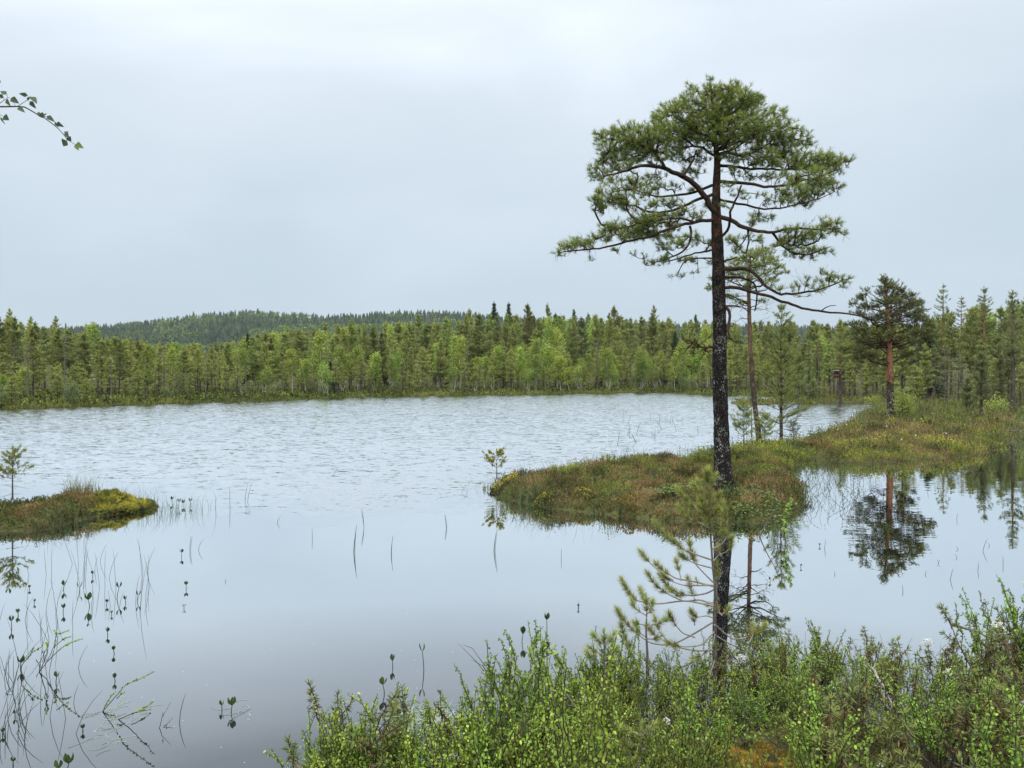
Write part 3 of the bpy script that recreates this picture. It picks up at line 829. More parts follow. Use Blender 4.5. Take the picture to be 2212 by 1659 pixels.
def conifer_meshes(rng, H, cb, R, kind='pine', tufts=8, m=7, L=.2, w=.05, S=.2, per=4, lv=None, dead=6, sides=6, rings=12, r0=None, lean=.02, dense=1.0, tw=.012):
    "generic bog pine / spruce in its own space: trunk MB, branch MB, crown MB"
    r0 = r0 or H * .011 + .02
    k = 9
    tz = np.linspace(0, H, k)
    wob = np.cumsum(rng.normal(size=(k, 2)) * lean * H / k * 1.2, 0); wob -= wob[0]
    tp = np.stack([wob[:, 0], wob[:, 1], tz], 1)
    tr_ = r0 * (1 - np.linspace(0, 1, k) * .93)
    tm, tpts, trad = trunk_mesh(tp, tr_, rng, sides=sides, rings=rings, rough=.06, flare=.3)
    bm_ = MB(); cm = MB()
    z = cb * H; C = []; Dn = []; V = []
    A = []; RR = []
    nlev = lv or int(max(6, (H * (1 - cb)) / .45))
    for i in range(nlev):
        t = (i + rng.uniform(0, .6)) / nlev
        zc = H * (cb + (1 - cb) * t)
        if kind == 'pine':
            prof = ((1 - t) ** .62) * (.62 + .38 * min(1, t * 3.5))
            el_ = math.radians(rng.uniform(-8, 20) + 35 * t)
        elif kind == 'spruce':
            prof = (1 - t) ** .9 * .95 + .03; el_ = math.radians(rng.uniform(-28, -8) + 45 * t)
        else:
            prof = ((1 - t) ** .6) * (.7 + .3 * min(1, t * 3)); el_ = math.radians(rng.uniform(15, 40) + 20 * t)
        for j in range(per):
            az = rng.uniform(0, 6.283)
            l = R * prof * rng.uniform(.55, 1.2) + .08
            dr = np.array([math.cos(az) * math.cos(el_), math.sin(az) * math.cos(el_), math.sin(el_)])
            a = np.array([np.interp(zc, tpts[:, 2], tpts[:, 0]), np.interp(zc, tpts[:, 2], tpts[:, 1]), zc])
            bend = np.array([0, 0, -.10 * l if kind == 'pine' else (.06 * l if kind == 'spruce' else -.05 * l)])
            p = bez(a, a + dr * l, bend, 5)
            A.append(p); RR.append(np.linspace(1, .3, 5) * (tw * .5 + tw * .6 * l))
            nt_ = max(2, int(tufts * (l / R + .25) * dense))
            s = 1 - rng.random(nt_) ** 1.3 * .72
            lat = nrm(np.cross(dr, [0, 0, 1.0]))
            for q in s:
                c = a + (p[-1] - a) * q + bend * 4 * q * (1 - q)
                off = lat * rng.uniform(-1, 1) * l * .34 * (1.15 - q * .6) + np.array([0, 0, rng.uniform(-.05, .14) * l * .5])
                C.append(c + off)
                Dn.append(nrm(dr * .6 + off * 1.5 / max(l, .1) + np.array([0, 0, .5 if kind == 'pine' else .05]) + rng.normal(size=3) * .2))
                V.append(.35 + .35 * q + .15 * t)
    C = np.array(C); Dn = np.array(Dn); V = np.array(V)
    cm.needles(C, Dn, rng, m, L, w, S, (20, 70) if kind == 'pine' else (15, 60), np.clip(V + rng.uniform(-.15, .15, len(V)), 0, 1), .15)
    # leader
    cm.needles(np.array([tpts[-1] + [0, 0, S * .5]]), np.array([[0, 0, 1.0]]), rng, m * 2, L, w, S * 1.6, (10, 45), .7, .1)
    for i in range(dead):
        zc = H * cb * rng.uniform(.3, 1.05); az = rng.uniform(0, 6.283); l = R * rng.uniform(.3, .8)
        dr = np.array([math.cos(az), math.sin(az), rng.uniform(-.3, .25)])
        a = np.array([np.interp(zc, tpts[:, 2], tpts[:, 0]), np.interp(zc, tpts[:, 2], tpts[:, 1]), zc])
        A.append(bez(a, a + dr * l, rng.normal(size=3) * .08 * l, 5)); RR.append(np.linspace(1, .2, 5) * tw * .7)
    bm_.tubes(np.array(A), np.array(RR), 3)
    return tm, bm_, cm

def birch_meshes(rng, H, R, cb=.3, clumps=26, per=26, L=.12, w=.09, stems=1, r0=None, droop=.25, round_=False, slender=1.0):
    tm = MB(); bm_ = MB(); cm = MB()
    A = []; RR = []
    r0 = r0 or H * .007 + .012
    for s in range(stems):
        an = rng.uniform(0, 6.28); off = np.array([math.cos(an), math.sin(an), 0]) * (.12 * R if stems > 1 else 0)
        top = np.array([math.cos(an) * R * (.35 if stems > 1 else .08), math.sin(an) * R * (.35 if stems > 1 else .08), H * rng.uniform(.85, 1)])
        p = bez(off, top, rng.normal(size=3) * .04 * H * np.array([1, 1, 0]), 10, rng, .008 * H)
        tm.tube(p, np.linspace(r0, r0 * .2, 10), 6)
        n = clumps // stems
        for i in range(n):
            t = cb + (1 - cb) * rng.random() ** .85
            k = min(int(t * 9), 8); a = p[k] + (p[k + 1] - p[k]) * (t * 9 - k)
            tt = (t - cb) / (1 - cb)
            prof = (math.sin(math.pi * min(1, .18 + tt * .82)) ** .7) * (1 - .35 * tt)
            az = rng.uniform(0, 6.28); l = R * prof * rng.uniform(.35, 1.05) / (1 if stems == 1 else 1.3) + .05
            e = a + np.array([math.cos(az) * l, math.sin(az) * l, l * rng.uniform(.1, .9) * slender])
            q = bez(a, e, np.array([0, 0, .08 * l]), 5)
            A.append(q); RR.append(np.linspace(1, .3, 5) * r0 * .3)
            c = q[rng.integers(2, 5, per)] + rng.normal(size=(per, 3)) * (R * .15 + .02) * np.array([1, 1, 1.2])
            d = nrm(rng.normal(size=(per, 3)) + np.array([0, 0, -droop * 2]))
            cm.leaves(c, d, rng, L, w, np.clip(.45 + .2 * tt + rng.normal() * .14, 0, 1), .2, round_)
    bm_.tubes(np.array(A), np.array(RR), 3)
    return tm, bm_, cm

# ------------------------------------------------------------------ the big pine on the islet
BD = 10.95                                             # its distance
def zbig(x, y, dz=0.0):                                 # tracing units of the crown close-up
    return P(1161 + x * .3581, 135 + y * .3581, BD + dz)
UB = .3581 / F * BD
def zd(x, y):                                           # 2212 px position -> tracing units
    return ((x - 1161) / .3581, (y - 135) / .3581)
base_big = P(1563, 1056, BD); base_big[2] = max(.16, base_big[2] - .1)
rng = np.random.default_rng(3)
tr = [(*zd(1563, 1068), 52, 0), (*zd(1562, 1030), 49, 0), (*zd(1559, 960), 46, 0), (*zd(1557, 880), 44, 0), (*zd(1554, 800), 43, 0), (1100, 1650, 41, 0), (1095, 1400, 39, 0),
      (1090, 1200, 36, 0), (1082, 1000, 32, 0), (1078, 900, 28, 0), (1078, 800, 24, 0), (1082, 700, 22, 0), (1085, 600, 18, 0), (1075, 500, 14, 0),
      (1062, 400, 11, 0), (1055, 250, 8, 0), (1045, 120, 4, 0)]
limbs = [
    dict(p=[(1078, 925), (1040, 860), (1000, 790), (950, 735), (900, 700), (850, 675), (800, 650), (750, 630), (690, 625), (620, 620), (560, 640), (480, 670), (400, 690)], r0=19, r1=4, d=-.6),
    dict(p=[(875, 688), (910, 640), (940, 590), (960, 530)], r0=9, r1=4, d=.3, d0=-.3),
    dict(p=[(768, 635), (740, 580), (700, 530), (600, 480), (500, 470), (420, 460)], r0=10, r1=3, d=.1, d0=-.4),
    dict(p=[(1055, 740), (1000, 760), (930, 790), (860, 800), (800, 800), (740, 820), (690, 800), (620, 780), (540, 760), (440, 790)], r0=9, r1=3, d=.8),
    dict(p=[(1070, 790), (1010, 815), (950, 830), (900, 860), (850, 885), (760, 905), (700, 910), (640, 890), (580, 860), (480, 850), (380, 840)], r0=10, r1=3, d=-.3),
    dict(p=[(1060, 950), (1000, 955), (940, 965), (880, 975), (800, 1000), (700, 1040), (600, 1070), (500, 1090), (400, 1120), (250, 1130), (130, 1150)], r0=11, r1=3, d=-.9),
    dict(p=[(940, 960), (860, 935), (760, 945), (660, 960), (560, 985), (450, 1010)], r0=7, r1=3, d=-.3, d0=-.3),
    dict(p=[(920, 985), (930, 1040), (925, 1090), (900, 1130), (840, 1160), (760, 1190), (690, 1215)], r0=8, r1=3, d=.2, d0=-.35),
    dict(p=[(1060, 1130), (1000, 1140), (920, 1160), (850, 1180), (780, 1200)], r0=6, r1=3, d=.5),
    dict(p=[(1060, 1180), (980, 1180), (900, 1185), (860, 1230), (840, 1290)], r0=5, r1=2, d=.4),
    dict(p=[(1090, 620), (1150, 625), (1220, 630), (1290, 645), (1380, 640), (1480, 650), (1600, 640), (1750, 610), (1880, 600)], r0=10, r1=3, d=.6),
    dict(p=[(1085, 720), (1180, 720), (1260, 730), (1340, 745), (1430, 750), (1520, 740), (1600, 710), (1700, 690), (1800, 650)], r0=11, r1=3, d=-.6),
    dict(p=[(1095, 825), (1180, 845), (1250, 860), (1320, 880), (1400, 885), (1480, 880), (1580, 850), (1680, 830), (1790, 780)], r0=8, r1=2, d=.3),
    dict(p=[(1085, 925), (1180, 955), (1230, 990), (1280, 1010), (1340, 1015), (1420, 1030), (1500, 1000), (1600, 1000), (1720, 1010), (1830, 1000)], r0=14, r1=3, d=-.7),
    dict(p=[(1420, 1030), (1440, 1070), (1480, 1110), (1540, 1150), (1620, 1170), (1700, 1130), (1770, 1110)], r0=8, r1=2, d=.2, d0=-.4),
    dict(p=[(1270, 1010), (1280, 1060), (1270, 1110), (1260, 1150)], r0=7, r1=3, d=.2, d0=-.25),
    dict(p=[(1100, 1055), (1150, 1015), (1168, 980), (1155, 930), (1170, 880), (1205, 820), (1230, 740)], r0=9, r1=5, d=-.5),
    dict(p=[(1100, 1255), (1150, 1243), (1200, 1240), (1270, 1245), (1320, 1270), (1345, 1320), (1390, 1360), (1430, 1390), (1500, 1400), (1580, 1390), (1680, 1380), (1760, 1350), (1850, 1310)], r0=13, r1=3, d=-.5, **{'from': .45}),
    dict(p=[(1100, 1360), (1200, 1355), (1300, 1385), (1400, 1410), (1500, 1450), (1600, 1480), (1700, 1500), (1800, 1510), (1920, 1520), (2000, 1545)], r0=11, r1=3, d=-.6, dead=True),
    dict(p=[(1710, 1500), (1725, 1470), (1800, 1465)], r0=4, r1=2, d=0, d0=-.45, dead=True),
    dict(p=[(1100, 1208), (1150, 1190), (1200, 1175)], r0=7, r1=4, d=.2, dead=True),
    dict(p=[(1110, 1298), (1190, 1295), (1260, 1300), (1300, 1320), (1325, 1350), (1330, 1400), (1322, 1450), (1310, 1500)], r0=7, r1=4, d=.3, dead=True),
    dict(p=[(1110, 1462), (1160, 1480), (1168, 1520), (1150, 1570), (1150, 1610), (1160, 1660)], r0=11, r1=5, d=-.15, dead=True),
    dict(p=[(1110, 1470), (1160, 1468), (1240, 1475)], r0=7, r1=3, d=.25, dead=True),
]
clumps = [(1050, 165, 70, 45), (925, 170, 50, 40), (1150, 175, 60, 50), (1190, 160, 40, 45), (1240, 200, 60, 40), (1330, 240, 45, 40), (1200, 240, 80, 50), (1270, 215, 65, 50), (870, 235, 60, 45), (960, 250, 110, 60), (1120, 270, 120, 70), (1240, 300, 90, 60),
          (770, 300, 60, 45), (880, 350, 110, 55), (1030, 380, 140, 60), (1190, 400, 120, 60), (1330, 370, 70, 50), (1430, 370, 60, 50), (1475, 320, 45, 40), (1040, 105, 18, 25), (1200, 115, 14, 20),
          (400, 465, 60, 40), (520, 440, 90, 50), (620, 445, 80, 50), (740, 460, 90, 60), (860, 460, 90, 60), (980, 470, 90, 40), (1120, 490, 80, 40), (1250, 460, 120, 60), (1380, 460, 100, 60), (1500, 450, 80, 50), (1590, 440, 50, 35),
          (470, 530, 90, 40), (600, 545, 80, 40), (720, 550, 80, 30), (850, 545, 60, 30), (1330, 530, 60, 25), (1000, 540, 60, 22),
          (400, 600, 60, 40), (370, 675, 50, 40), (480, 640, 70, 30), (640, 595, 60, 20), (960, 670, 50, 25), (550, 620, 50, 20),
          (1500, 560, 100, 45), (1620, 595, 100, 55), (1740, 580, 80, 50), (1850, 590, 55, 40), (1750, 655, 80, 40), (1650, 685, 90, 35), (1560, 715, 80, 30), (1780, 735, 50, 40), (1680, 775, 90, 40), (1600, 815, 90, 30), (1500, 850, 60, 20), (1420, 620, 50, 18),
          (640, 730, 90, 40), (560, 710, 60, 30), (740, 755, 60, 25), (430, 790, 80, 40), (370, 840, 45, 40), (500, 820, 70, 35), (640, 800, 70, 30), (390, 885, 40, 28), (830, 850, 50, 32), (700, 860, 40, 25),
          (750, 930, 90, 35), (860, 920, 60, 28), (620, 950, 70, 35), (500, 1000, 100, 40), (420, 1010, 60, 30), (380, 1060, 60, 28), (260, 1090, 80, 28), (180, 1110, 60, 25), (130, 1155, 28, 18), (600, 1010, 90, 40), (700, 1010, 80, 40), (820, 985, 70, 30), (960, 930, 50, 25),
          (315, 1190, 20, 8), (700, 1210, 50, 22), (770, 1190, 40, 18), (750, 1120, 50, 26), (850, 1100, 60, 28), (920, 1060, 50, 26), (980, 1080, 40, 28), (870, 1190, 40, 20), (820, 1290, 18, 12), (880, 1290, 18, 10), (955, 1270, 28, 10), (930, 1200, 30, 16),
          (1040, 855, 30, 25), (1040, 1100, 22, 35), (1035, 1210, 18, 20), (1400, 820, 26, 12), (600, 1160, 30, 12), (480, 1140, 30, 10),
          (1330, 930, 60, 28), (1400, 940, 30, 14), (1290, 965, 40, 18), (1260, 820, 28, 14), (1340, 800, 28, 14), (1440, 780, 28, 14), (1150, 740, 28, 26), (1140, 860, 24, 20),
          (1760, 980, 70, 28), (1810, 1030, 48, 24), (1700, 1040, 60, 26), (1600, 1060, 80, 36), (1500, 1020, 50, 18), (1540, 1110, 60, 28), (1640, 1140, 60, 28), (1720, 1140, 50, 22), (1560, 1170, 50, 22), (1480, 1080, 50, 28), (1340, 1070, 40, 18), (1180, 1080, 45, 28), (1200, 1130, 40, 18), (1660, 1180, 28, 12),
          (1620, 1295, 20, 12), (1720, 1280, 38, 16), (1740, 1320, 58, 26), (1820, 1305, 48, 22), (1860, 1350, 28, 14), (1640, 1340, 38, 18), (1560, 1350, 28, 18), (1700, 1370, 56, 16), (1480, 1370, 46, 13), (1400, 1340, 28, 12), (1620, 1410, 28, 8)]
clumps += [(760, 380, 80, 50), (650, 500, 110, 40), (560, 500, 90, 40), (960, 300, 110, 50), (1100, 200, 90, 60), (1080, 330, 120, 60), (960, 420, 120, 50), (1150, 440, 120, 50), (1300, 430, 100, 50), (1400, 500, 100, 45), (820, 500, 110, 40),
           (1180, 560, 80, 25), (1280, 590, 80, 25), (1400, 580, 80, 30), (1560, 640, 100, 35), (1700, 620, 90, 40), (450, 560, 70, 30), (540, 590, 80, 30), (340, 640, 30, 30), (440, 720, 50, 20), (580, 770, 60, 25), (900, 590, 70, 20), (800, 580, 60, 20),
           (560, 860, 70, 22), (480, 870, 60, 25), (680, 960, 70, 26), (560, 1050, 80, 22), (480, 1060, 70, 22), (660, 1050, 70, 22), (300, 1120, 60, 14), (780, 1050, 60, 26), (1650, 740, 80, 28), (1720, 720, 60, 28), (1620, 860, 50, 16), (1560, 780, 80, 25), (1500, 790, 50, 18),
           (1300, 250, 60, 40), (1330, 200, 30, 30), (840, 300, 60, 40), (720, 330, 40, 30), (1520, 390, 50, 30), (1450, 440, 60, 30), (1620, 480, 40, 25), (680, 420, 60, 35), (580, 400, 50, 30), (460, 420, 40, 25), (350, 440, 25, 22)]
clumps += [(1200, 590, 80, 20), (1330, 605, 80, 20), (1450, 615, 70, 20), (1250, 680, 80, 16), (1380, 690, 90, 16), (1490, 690, 60, 18), (1150, 650, 50, 16), (980, 600, 60, 18), (900, 650, 40, 16), (850, 745, 60, 13), (950, 765, 50, 13), (720, 690, 60, 14), (1220, 790, 50, 12), (1480, 830, 70, 14), (1380, 840, 50, 10), (760, 850, 60, 14), (900, 890, 50, 14), (1250, 1050, 40, 14), (1420, 1110, 40, 12), (1580, 1000, 60, 14), (1400, 300, 50, 40), (1380, 400, 60, 40), (1250, 340, 90, 45), (900, 420, 80, 45), (800, 400, 60, 40), (1100, 380, 120, 50), (1550, 500, 70, 30), (1460, 560, 80, 30)]
dead = [dict(a=zbig(1100, 1700), b=zbig(930, 1692, -.4), r0=.022, n=22, L=.34, bend=(0, 0, -.06), down=0.05, lim=(.35, 1)),
        dict(a=zbig(1110, 1650), b=zbig(1230, 1690, .3), r0=.012, n=12, L=.22, bend=(0, 0, .0), down=.1, lim=(.2, 1)),
        dict(a=zbig(1700, 1372, -.45), b=zbig(1560, 1290, -.5), r0=.005, n=8, L=.2, bend=(0, 0, -.05), down=-.7, lim=(.5, 1)),
        dict(a=zbig(1100, 1240), b=zbig(1260, 1330, -.35), r0=.008, n=10, L=.22, bend=(0, 0, .03), down=0.0, lim=(.2, 1)),
        dict(a=zbig(1560, 1030, -.5), b=zbig(1680, 945, -.5), r0=.004, n=8, L=.14, down=-.5, lim=(.2, 1))]
traced_pine("pine_tree", "tall crooked pine with a black lichened stem on the heathery islet", "tree", base_big, zbig, tr, limbs, clumps, BD, rng,
            (M['bogpine_bark'], M['limb'], M['pine_needle']), tuft_area=215, needle=(28, .068, .0042, .05), unit=UB, depth_k=1.3, dead=dead,
            spray=.35, rings=150, sides=30, rough=.075, twig_r=.0030, sag=.05, fuzz=.54, bare=.8, thin_y=470, flare=.55)

# ------------------------------------------------------------------ orange-stemmed pine on the peninsula
OD = 29.3
def zor(x, y, dz=0.0):
    return P(1779 + x * .2604, 567 + y * .2604, OD + dz)
rng = np.random.default_rng(7)
base_or = P(1924, 903, OD); base_or[2] -= .1
tr = [(557, 1300, 30, 0), (556, 1200, 27, 0), (553, 1050, 27, 0), (550, 900, 27, 0), (543, 700, 24, 0), (538, 560, 20, 0), (530, 400, 16, 0), (520, 280, 11, 0), (508, 200, 7, 0), (497, 130, 3, 0)]
cl = [(500, 150, 40, 35), (560, 170, 50, 30), (540, 210, 90, 40), (630, 235, 70, 40), (480, 245, 50, 30), (700, 280, 60, 40), (590, 290, 100, 45), (745, 265, 25, 20), (300, 300, 50, 26), (350, 225, 35, 18), (345, 270, 30, 20), (255, 345, 55, 26), (380, 370, 90, 28), (470, 330, 60, 30),
      (740, 350, 80, 45), (650, 380, 90, 50), (800, 330, 26, 26), (450, 440, 100, 32), (300, 420, 60, 20), (560, 440, 80, 35), (800, 410, 50, 30), (600, 490, 90, 38), (790, 470, 90, 42), (700, 530, 90, 40), (870, 520, 50, 26), (880, 610, 46, 22), (780, 580, 90, 36),
      (300, 510, 90, 24), (205, 515, 50, 16), (330, 565, 100, 26), (430, 590, 90, 30), (240, 590, 40, 16), (650, 620, 60, 24), (760, 660, 70, 22), (330, 660, 70, 26), (430, 690, 80, 34), (300, 730, 50, 24), (640, 700, 70, 26), (710, 760, 60, 36), (740, 820, 36, 24), (390, 770, 60, 26), (280, 630, 40, 16), (470, 640, 50, 30), (640, 780, 40, 22), (860, 560, 60, 20)]
cl = cl + [(x + rng.uniform(-15, 15), y + rng.uniform(-8, 8), rx * .8, ry * .6) for x, y, rx, ry in cl[::2]] + [(540, 330, 60, 40), (545, 420, 60, 40), (540, 510, 60, 40), (560, 600, 60, 34), (520, 560, 50, 30), (610, 330, 70, 40), (700, 440, 80, 40), (420, 480, 80, 30)]
dead = [dict(a=zor(545, 780), b=zor(370, 880, -.2), r0=.022, n=16, L=.7, bend=(0, 0, .05), down=.2, lim=(.2, 1)),
        dict(a=zor(545, 620), b=zor(360, 640, .5), r0=.025, n=12, L=.7, bend=(0, 0, -.1), down=0, lim=(.2, 1)),
        dict(a=zor(545, 660), b=zor(700, 800, .5), r0=.022, n=14, L=.7, bend=(0, 0, .1), down=.2, lim=(.2, 1))]
traced_pine("pine_tree", "broad dark-crowned pine with an orange stem on the peninsula", "tree", base_or, zor, tr, [], cl, OD, rng,
            (M['orange_bark'], M['limb'], M['old_pine_needle']), tuft_area=170, needle=(15, .11, .013, .10), unit=.2604 / F * OD, depth_k=2.4, dead=dead,
            spray=.2, rings=70, sides=16, rough=.06, twig_r=.005, sag=.03, fuzz=.5, bare=.4)

# ------------------------------------------------------------------ slim pine with a bent stem behind the big one
SD2 = 20.6
def zsl(x, y, dz=0.0):
    return P(x, y, SD2 + dz)
rng = np.random.default_rng(9)
base_sl = P(1641, 957, SD2); base_sl[2] -= .08
tr = [(1641, 964, 6.6, 0), (1638, 930, 6.0, 0), (1632, 890, 5.4, 0), (1628, 850, 5.1, 0), (1624, 800, 4.8, 0), (1621, 760, 4.6, 0), (1619, 700, 4.3, 0), (1618, 650, 4, 0), (1616, 600, 3.8, 0), (1619, 565, 2.4, 0), (1621, 545, 1.2, 0)]
cl = [(1640, 545, 26, 9), (1622, 553, 34, 8), (1660, 562, 20, 9), (1600, 562, 26, 8), (1640, 572, 34, 8), (1680, 578, 12, 7), (1585, 578, 22, 8), (1618, 585, 34, 7), (1665, 590, 20, 6), (1585, 592, 26, 6), (1696, 588, 6, 4),
      (1620, 600, 24, 5), (1575, 603, 24, 5), (1655, 606, 18, 4), (1616, 617, 12, 8), (1545, 600, 12, 5), (1540, 615, 10, 4), (1530, 625, 7, 5), (1670, 603, 14, 4), (1580, 640, 14, 4), (1600, 655, 14, 4), (1648, 650, 10, 4)]
dead = []
for y_, dx, n_ in ((606, -60, 12), (622, -50, 12), (640, -48, 10), (655, -44, 10), (668, -40, 8), (690, -30, 6), (632, 30, 8), (648, 40, 8), (670, 46, 8), (700, 30, 5), (770, 20, 4), (800, 30, 5)):
    dead.append(dict(a=zsl(1618, y_), b=zsl(1618 + dx, y_ + rng.uniform(-2, 12), rng.uniform(-.5, .5)), r0=.012, n=n_, L=.35, bend=(0, 0, .05), down=0, lim=(.2, 1)))
traced_pine("pine_tree", "slim grey pine with a bent stem and small flat crown behind the big pine", "tree", base_sl, zsl, tr, [], cl, SD2, rng,
            (M['slim_bark'], M['limb'], M['young_needle'] if False else M['pine_needle']), tuft_area=8, needle=(14, .075, .009, .06), unit=1 / F * SD2, depth_k=1.4, dead=dead,
            spray=.3, rings=70, sides=12, rough=.06, twig_r=.0035, sag=.02)

# ------------------------------------------------------------------ generic bog trees
def ground_at(x, y):
    return float(height(np.array([x]), np.array([y]))[0])

def tree_from(name, label, cat, meshes, mats, loc, rz=0, group=None, sc=1.0):
    root = thing(name, label, cat, loc, rz, group)
    if not np.isscalar(sc): root.scale = sc
    else: root.scale = (sc, sc, sc)
    tm, bm_, cm = meshes
    tm.build("trunk", mats[0], root, smooth=True, extra=(bm_, mats[1]))
    if cm is not None: cm.build("crown", mats[2], root)
    return root

rng = np.random.default_rng(21)
# young green pine beside the slim one
x0 = XP(1688, 20.9)
g = ground_at(x0, 20.9)
ms = conifer_meshes(rng, 3.95 - g, .16, .98, 'young', tufts=10, m=10, L=.11, w=.012, S=.13, per=6, lv=16, dead=12, sides=10, rings=30, r0=.055, lean=.006, tw=.012)
tree_from("pine_tree", "sparse light green young pine with a straight brown stem by the back bay", "tree", ms, (M['slim_bark'], M['limb'], M['sap_needle']), (x0, 20.9, g - .03))

# right-hand bog: the trees that can be told apart  (px, py of the foot, py of the top)
named = [
    (2037, 856, 613, 'pine', 'tall open-topped pine rising above the right-hand forest', .30, 1.0),
    (2127, 864, 620, 'pine', 'tall dark-stemmed pine between the open-topped pine and the right edge', .35, 1.1),
    (2188, 893, 628, 'grey', 'grey half-bare pine with a lichened stem near the right edge', .42, .95),
    (2120, 907, 762, 'grey', 'small bog pine with a black stem standing in brown heather on the peninsula', .35, .75),
    (2161, 893, 765, 'grey', 'small pine left of the lichened grey stem near the right edge', .3, .6),
    (2076, 850, 640, 'pine', 'dense conical pine right of the open-topped pine', .25, 1.1),
    (2240, 880, 600, 'pine', 'pine cut by the right edge of the view', .2, 1.4),
    (1747, 862, 735, 'pine', 'slender light pine left of the nest box tree', .3, .6),
    (1815, 867, 690, 'pine', 'pine with an orange upper stem that carries the nest box', .42, 1.0),
    (1948, 893, 700, 'pine', 'brown-stemmed pine just behind the green bush', .45, .8),
    (1765, 858, 700, 'grey', 'thin greyish pine behind the slender light pine', .3, .8),
    (2018, 868, 745, 'grey', 'short pine with a mottled stem on the open bog', .35, .6),
    (1990, 862, 705, 'grey', 'lichened short pine right of the orange-stemmed pine', .35, .7),
    (2090, 893, 815, 'grey', 'bushy knee-high pine on the peninsula', .1, .6),
    (1725, 868, 765, 'pine', 'thin pine at the far side of the back bay', .35, .6),
]
nest_tree = None
for (px, py, ty, kd, lab, cb, R) in named:
    z0 = .28
    D = (CH - z0) * F / (py - HY)
    x = XP(px, D); z0 = max(.1, ground_at(x, D))
    H = CH - (ty - HY) / F * D - z0
    R_ = R * (1.0 if H > 3 else .8) * max(.75, H / 7)
    ms = conifer_meshes(rng, H, cb, R_, 'pine', tufts=10 if kd == 'pine' else 6, m=9, L=.15, w=.020, S=.14, per=5, lv=int(10 + H * 1.2), dead=14, sides=8, rings=24, r0=.035 + H * .0135, lean=.012, tw=.018)
    o = tree_from("pine_tree", lab, "tree", ms, (M['slim_bark'] if 'orange' in lab or 'brown' in lab else M['far_bark'], M['twig_far'], M['far_needle'] if kd == 'pine' else M['grey_needle']), (x, D, z0 - .04))
    if 'nest' in lab: nest_tree = (x, D)

# the nest box
nx, nD = nest_tree
c0 = P(1807, 808, nD - .25)
nb = thing("nest_box", "brown wooden nest box with a pale roof hung on a pine stem", "nest box", (c0[0] - .02, c0[1], c0[2] - .26), math.radians(-18))
def box(mb, c, s, val=.5, tp=1.0):
    c = np.array(c); s = np.array(s) / 2
    v = np.array([[x, y, z] for z in (-1, 1) for y in (-1, 1) for x in (-1, 1)], float)
    v[v[:, 2] > 0, :2] *= tp
    v = v * s + c
    mb.add(v, [[0, 2, 3, 1], [4, 5, 7, 6], [0, 1, 5, 4], [2, 6, 7, 3], [0, 4, 6, 2], [1, 3, 7, 5]], val)
M['box_wood'] = plain_mat("brown_boards", (.085, .040, .034), .8, .2, .3, 12)
M['box_roof'] = plain_mat("pale_roof", (.60, .57, .52), .7, .2, .15, 12)
b = MB(); box(b, (0, 0, .125), (.31, .30, .25)); body = b.build("lower_board", M['box_wood'], nb)
b = MB(); box(b, (0, 0, .375), (.32, .31, .242)); b.build("upper_board", M['box_wood'], nb)
b = MB()
box(b, (0, .03, .512), (.42, .46, .028)); b.build("roof", M['box_roof'], nb)
b = MB()
an = np.arange(16) / 16 * 6.283
b.add(np.stack([np.cos(an) * .05, 0 * an - .158, .36 + np.sin(an) * .05], -1), [list(range(16))], 0); 
M['hole'] = plain_mat("dark_opening", (.01, .008, .007), .9, 0, .1)
b.build("entrance_hole", M['hole'], nb)

# ------------------------------------------------------------------ the forest
protos = {}
def proto(key, meshes, mats):
    protos.setdefault(key, []).append((meshes, mats))
rng = np.random.default_rng(33)
for i in range(6):
    H = 9.0
    proto('pine', conifer_meshes(rng, H, rng.uniform(.18, .38), rng.uniform(1.4, 1.9), 'pine', tufts=9, m=7, L=.30, w=.062, S=.24, per=5, lv=20, dead=14, sides=6, rings=14, lean=.012, tw=.022),
          (M['far_bark'], M['twig_far'], M['far_needle']))
for i in range(4):
    H = 5.0
    proto('bogpine', conifer_meshes(rng, H, rng.uniform(.22, .42), rng.uniform(.85, 1.2), 'pine', tufts=8, m=7, L=.22, w=.042, S=.18, per=5, lv=14, dead=16, sides=6, rings=12, lean=.02, tw=.020),
          (M['far_bark'], M['twig_far'], M['far_needle']))
for i in range(2):
    proto('greypine', conifer_meshes(rng, 5.0, .4, .75, 'pine', tufts=4, m=6, L=.2, w=.036, S=.18, per=4, lv=12, dead=34, sides=6, rings=12, lean=.02, tw=.024),
          (M['far_bark'], M['grey_twig'], M['grey_needle']))
for i in range(3):
    proto('spruce', conifer_meshes(rng, 11.0, .06, 2.0, 'spruce', tufts=9, m=8, L=.34, w=.08, S=.28, per=6, lv=44, dead=4, sides=6, rings=12, lean=.003, tw=.02),
          (M['far_bark'], M['twig_far'], M['spruce_needle']))
for i in range(4):
    proto('birch', birch_meshes(rng, 7.0, rng.uniform(1.0, 1.35), cb=.28, clumps=34, per=42, L=.19, w=.14, stems=1, slender=1.4),
          (M['birch_bark'], M['twig_far'], M['birch_leaf']))
for i in range(2):
    proto('manybirch', birch_meshes(rng, 5.5, 1.25, cb=.22, clumps=44, per=34, L=.16, w=.12, stems=4, slender=1.2),
          (M['birch_bark'], M['twig_far'], M['birch_leaf']))
for i in range(3):
    proto('willow', birch_meshes(rng, 2.6, 1.1, cb=.08, clumps=40, per=34, L=.14, w=.07, stems=6, r0=.02, slender=.9),
          (M['twig_far'], M['twig_far'], M['willow_leaf']))
def snag_meshes(rng, H):
    tm, bm_, cm = conifer_meshes(rng, H, .95, .8, 'pine', tufts=1, m=1, L=.05, w=.01, S=.05, per=1, lv=1, dead=30, sides=6, rings=12, lean=.02, tw=.028)
    return tm, bm_, None
